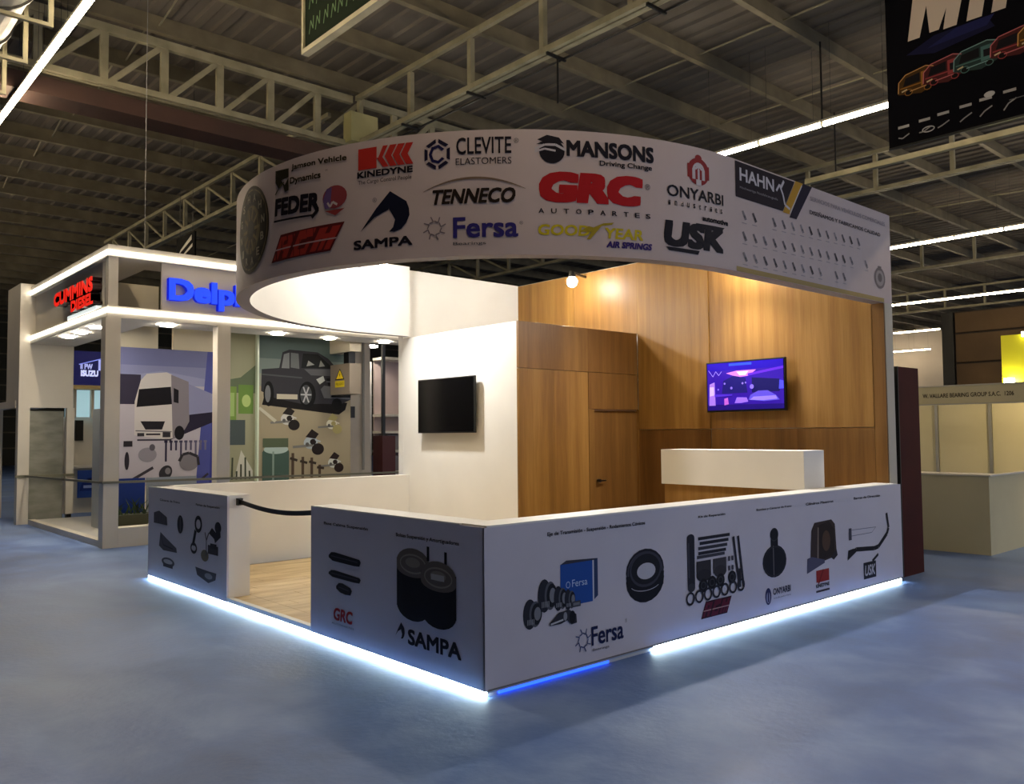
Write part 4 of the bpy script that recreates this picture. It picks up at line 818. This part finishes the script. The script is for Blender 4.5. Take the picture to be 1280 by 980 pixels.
# stall behind the left stand (seen through the gap)
bs = thing('rear_stall', 'stall with dark blue lit header and glowing cabinets seen through the left stand', 'stall', (2, 16, 0))
bx('header', bs, mat('header_blue', (22, 26, 78), .4, em=.25, emc=(30, 34, 110)), 1.3, 3.6, 16.0, 16.1, 2.82, 3.58)
p = Print(lambda u, v, o: (u, 16-o, v), em=.9); p.text('ISUZU', 1.76, 3.02, 2.12, 3.16, (190, 196, 240), .05); p.text('II PW', 1.75, 3.18, 2.0, 3.3, (160, 166, 220), .04); p.line((1.72, 3.28), (2.3, 3.46), .02, (120, 130, 220)); p.rect(2.12, 3.16, 2.28, 3.4, (150, 158, 226)); p.build('header_lettering', bs)
bx('warm_soffit', bs, mat('soffit_warm', (200, 176, 120), .6), 1.3, 3.6, 15.6, 16.0, 2.72, 2.8)
cb = bx('lit_cabinet', bs, mat('cabinet_glow', (170, 200, 206), .4, em=.55, emc=(180, 220, 230)), 1.5, 3.4, 16.1, 16.2, 2.12, 2.72)
for x in (1.62, 1.98, 2.3, 2.7): bx('cabinet_divider', bs, M_b2, x, x+.06, 15.98, 16.1, 2.1, 2.72)
bx('stall_wall', bs, M_b2, 1.4, 3.6, 16.25, 16.3, 0, 2.12); bx('wall_screen', bs, M_black, 1.72, 1.88, 16.18, 16.25, 1.6, 2.05); bx('stall_shelf', bs, M_b2, 1.5, 3.4, 15.9, 16.2, 1.0, 1.05)
bx('lower_panel', bs, ink((46, 74, 150)), 1.7, 2.3, 15.88, 15.9, .35, .95, label='blue car picture')
p = Print(lambda u, v, o: (u, 15.88-o, v)); p.poly([(1.74, .5), (1.78, .66), (1.9, .78), (2.1, .8), (2.2, .68), (2.25, .5)], (26, 46, 120)); p.rect(1.82, .56, 2.0, .62, (150, 170, 220)); p.poly([(1.86, .68), (1.92, .76), (2.08, .76), (2.12, .68)], (20, 24, 50)); p.build('panel_print', bs)
bs2 = thing('rear_stall', 'plain white shell stall at the far left edge behind the end tower', 'stall', (-1.5, 20, 0))
bx('stall_fascia', bs2, M_b2, -4, .9, 19.9, 20.0, 2.5, 2.85); bx('stall_back', bs2, mat('stall_back_grey', (120, 118, 118), .7), -4, .9, 22, 22.05, 0, 2.5); 
for x in (-3.0, -1.2, -.2, .85): bx('stall_post', bs2, M_b2, x, x+.06, 19.93, 19.99, 0, 2.5)
for (x, z, h) in ((-.1, .3, .5), (.1, 1.1, .4), (-.3, 1.6, .25), (.5, .5, .6), (-1, .6, .8)): bx('stock_box', bs2, M_black, x, x+.35, 21.4, 21.8, z, z+h)

# ================================================================== RIGHT BACKGROUND
rp = bx('red_panel', None, noisy('red_board', (62, 15, 12), (72, 19, 15), 2, .6, spec=.15), 6.27, 6.83, .08, .14, 0, 2.41); tag(rp, 'dark red upright panel beside the right end of the stand', 'panel')
bx('panel_side', rp, M_black, 6.25, 6.27, .07, .5, 0, 2.41)
rs = thing('shell_stall', 'cream shell stall with a lettered fascia right of the red panel', 'stall', (11, 1, 0))
M_shell = noisy('shell_panel', (196, 186, 150), (204, 194, 158), .9, .6)
bx('fascia_board', rs, M_shell, 10.95, 11.0, -2.5, 1.86, 2.1, 2.38); bx('fascia_rail', rs, M_alu, 10.93, 11.02, -2.5, 1.86, 2.08, 2.1); bx('fascia_rail', rs, M_alu, 10.93, 11.02, -2.5, 1.86, 2.38, 2.4)
p = Print(lambda u, v, o: (10.95-o, -u, v)); p.text('W. VALLARE BEARING GROUP S.A.C.  1206', -1.72, 2.2, -.35, 2.27, (70, 60, 50), .02); p.build('fascia_lettering', rs)
ys = [3.9, 2.99, 2.08, 1.19, .3, -.59, -1.48, -2.37]
for a, c2 in zip(ys, ys[1:]): bx('wall_panel', rs, M_shell, 12.4, 12.44, c2+.03, a-.03, 0, 2.4); bx('panel_post', rs, M_alu, 12.37, 12.43, c2-.025, c2+.025, 0, 2.4)
t = thing('spot_light', 'small warm spotlight on the shell stall fascia', 'light', (11.06, -.3, 2.3)); bx('lamp_head', t, M_black, 11.0, 11.1, -.36, -.24, 2.3, 2.4); b = MB(); b.cyl((11.12, -.3, 2.33), (11.1, -.3, 2.35), .04, mat('spot_warm', (255, 220, 150), .5, em=20, emc=(255, 214, 140)), 12); b.build('lamp_glass', t)
l = bpy.data.lights.new('spot_bulb', 'POINT'); l.energy = 75; l.color = (1, .8, .45); l.shadow_soft_size = .05; lo = bpy.data.objects.new('spot_bulb', l); COL.objects.link(lo); lo.parent = t; lo.location = (.14, 0, 0)
bx('stall_post', rs, M_alu, 10.95, 11.0, 1.86, 1.91, 0, 2.4)
ct = thing('stall_counter', 'low cream corner counter in front of the shell stall', 'counter', (9, .5, 0))
bx('counter_side', ct, M_shell, 8.75, 8.79, 0.04, 3.0, 0, 1.05); bx('counter_side', ct, M_shell, 8.75, 11.3, 0.0, .04, 0, 1.05); bx('counter_top', ct, M_b2, 8.72, 9.2, .04, 3.0, 1.05, 1.07); bx('counter_top', ct, M_b2, 8.72, 11.3, -.03, .04, 1.05, 1.07)
yb = thing('yellow_stand', 'bright yellow lit stand rising behind the shell stall at the right edge', 'stand', (20, 2, 0))
M_yel = mat('yellow_panel', (214, 204, 30), .5, em=.12, emc=(230, 220, 20))
bx('yellow_fascia', yb, M_yel, 20, 20.1, -2.5, 3.45, 2.3, 4.05); bx('yellow_return', yb, M_yel, 20.1, 21.5, 3.4, 3.45, 0, 4.05); bx('lower_wall', yb, M_b2, 20.02, 20.08, -2.5, 3.4, 0, 2.3)
b = MB(); b.box(19.7, 19.95, 3.15, 3.32, 2.72, 2.95, mat('spot_glow', (255, 255, 240), .5, em=25, emc=(255, 252, 225))); b.build('spot_lamp', yb)
b = MB(); b.box(19.9, 19.99, 2.3, 2.95, 3.98, 4.1, mat('strip_glow', (255, 250, 230), .5, em=10, emc=(255, 250, 225))); b.build('strip_lamp', yb)

# ================================================================== HANGING SIGNS
hb = thing('hanging_banner', 'black hanging event banner with colourful vehicles at the upper right', 'banner', (9, -1.5, 5.85))
bx('banner_cloth', hb, mat('banner_black', (11, 10, 15), .9, spec=.1), 9, 9.02, -5.2, 1.29, 5.87, 9.3)
bx('banner_bar', hb, M_black, 8.99, 9.03, -5.2, 1.29, 5.85, 5.88)
p = Print(lambda u, v, o: (9-o, -u, v)); 
p.poly([(-1.0, 7.2), (-.6, 7.36), (.1, 7.38), (.2, 7.2), (-.6, 7.1)], (24, 24, 54)); p.poly([(-.7, 7.2), (-.3, 7.36), (.2, 7.38), (.1, 7.25)], (34, 36, 80))
LC = (214, 196, 176)
p.poly([(-.97, 7.4), (-.8, 7.4), (-.69, 7.85), (-.86, 8.15)], LC); p.poly([(-.86, 8.15), (-.69, 7.85), (-.58, 7.42), (-.62, 7.42), (-.72, 8.15)], LC); p.poly([(-.72, 8.15), (-.66, 7.42), (-.53, 7.42), (-.4, 7.75), (-.34, 8.15)], LC); p.poly([(-.47, 7.4), (-.29, 7.4), (-.12, 8.15), (-.34, 8.15), (-.42, 7.7)], LC)
p.build('banner_letter', hb); p = Print(lambda u, v, o: (9-o, -u, v)); p.poly([(-.16, 7.4), (.04, 7.4), (.18, 8.15), (-.02, 8.15)], LC); p.build('banner_letter', hb)
p = Print(lambda u, v, o: (9-o, -u, v)); p.poly([(.16, 7.4), (.34, 7.4), (.48, 8.15), (.3, 8.15)], LC); p.build('banner_letter', hb); p = Print(lambda u, v, o: (9-o, -u, v))
V = ((-.98, .36, (150, 100, 40)), (-.62, .38, (150, 62, 62)), (-.2, .42, (76, 110, 104)), (.28, .42, (150, 60, 60)), (.62, .5, (176, 120, 44)))
for i, (u, w2, c2) in enumerate(V):
    p.build('banner_print', hb) if i == 0 else None; p = Print(lambda u, v, o: (9-o, -u, v), base=.003+.001*i); v = 6.62+.04*i; L2 = tuple(min(255, k2+45) for k2 in c2); D2 = tuple(k2//2 for k2 in c2)
    p.poly([(u-.15, v+.02), (u-.14, v+.2), (u-.04, v+.29), (u+w2*.7, v+.34), (u+w2, v+.3), (u+w2, v+.03), (u+w2*.5, v-.04)], D2); p.poly([(u-.08, v+.12), (u-.04, v+.24), (u+w2*.45, v+.27), (u+w2*.45, v+.14)], (20, 17, 22)); p.poly([(u+w2*.5, v+.06), (u+w2*.5, v+.27), (u+w2*.95, v+.28), (u+w2*.95, v+.08)], c2); p.rect(u+w2*.58, v+.12, u+w2*.85, v+.22, (24, 20, 26))
    p.ell(u, v+.02, .06, .05, (14, 12, 14)); p.ring(u, v+.02, .06, .05, .012, c2, n=12); p.ell(u+w2*.75, v+.02, .055, .045, (14, 12, 14)); p.ring(u+w2*.75, v+.02, .055, .045, .012, c2, n=12)
    p.path([(u-.15, v+.04), (u-.14, v+.2), (u-.04, v+.29), (u+w2*.7, v+.34), (u+w2, v+.3)], .014, L2); p.line((u-.12, v+.1), (u+w2*.5, v+.11), .018, c2); p.line((u+.02, v+.03), (u+w2*.7, v+.05), .014, L2); p.line((u-.1, v+.05), (u-.02, v+.07), .02, (206, 186, 140))
    p.build('printed_vehicle', hb)
p = Print(lambda u, v, o: (9-o, -u, v))
for i in range(6):
    u = -1.15+.28*i+(.02 if i % 2 else 0); p.rect(u, 6.13+.02*i, u+.16, 6.17+.02*i, (176, 170, 164)); p.build('printed_mark', hb); p = Print(lambda u, v, o: (9-o, -u, v)); p.path([(u, 6.0), (u+.06, 5.98+.02*i), (u+.16, 6.03+.02*i)], .018, (150, 146, 142)); p.build('printed_mark', hb); p = Print(lambda u, v, o: (9-o, -u, v))
p.ring(-.72, 6.02, .09, .045, .016, (190, 186, 182)); p.ell(.1, 6.28, .07, .04, (196, 192, 186)); p.line((.34, 6.12), (.78, 6.14), .012, (110, 108, 106))
p.build('banner_print', hb)
for y in (1.1, -2, -5): b = MB(); b.cyl((9.01, y, 9.3), (9.01, y, 9.44), .008, M_alu, 6); b.build('hanging_wire', hb)
gs = thing('hanging_sign', 'dark green framed sign hanging at the top, left of centre', 'sign', (1.5, 4.5, 6.47))
bx('sign_board', gs, mat('sign_green', (15, 24, 14), .9, spec=.1), 1.5, 1.54, 2.2, 5.26, 6.52, 8.0)
for a in ((1.47, 1.57, 2.2, 5.3, 6.46, 6.52), (1.47, 1.57, 5.26, 5.3, 6.52, 8.0), (1.47, 1.57, 2.2, 5.3, 8.0, 8.04)): bx('sign_frame', gs, M_steel_d, *a)
p = Print(lambda u, v, o: (1.5-o, -u, v)); rnd = random.Random(9)
for i in range(16):
    for j in range(4):
        u = -5.15+.18*i+rnd.uniform(-.02, .02); v = 6.68+.32*j; p.path([(u, v), (u+.04, v+.16), (u+.1, v+.04), (u+.11, v+.2)], .018, (66, 92, 60))
p.build('sign_print', gs)['kind'] = 'stuff'
for y in (5.1, 2.6): b = MB(); b.cyl((1.52, y, 8.04), (1.52, y, 9.12), .012, M_black, 6); b.build('hanging_wire', gs)
bsn = thing('hanging_sign', 'small black sign with pale stripes above the rear left stand', 'sign', (3, 12.8, 5.2))
bx('sign_board', bsn, mat('sign_black', (10, 10, 10), .9, spec=.1), 3, 3.04, 12.75, 13.75, 5.1, 5.85)
p = Print(lambda u, v, o: (3-o, -u, v)); p.poly([(-13.6, 5.5), (-13.5, 5.58), (-12.9, 5.8), (-12.9, 5.7)], (180, 178, 168)); p.poly([(-13.6, 5.36), (-13.5, 5.42), (-12.85, 5.62), (-12.85, 5.55)], (180, 178, 168)); p.rect(-13.1, 5.2, -12.9, 5.27, (150, 148, 140)); p.build('sign_print', bsn)
for y in (12.9, 13.6): b = MB(); b.cyl((3.02, y, 5.85), (3.02, y, 9.44), .004, M_black, 6); b.build('hanging_wire', bsn)
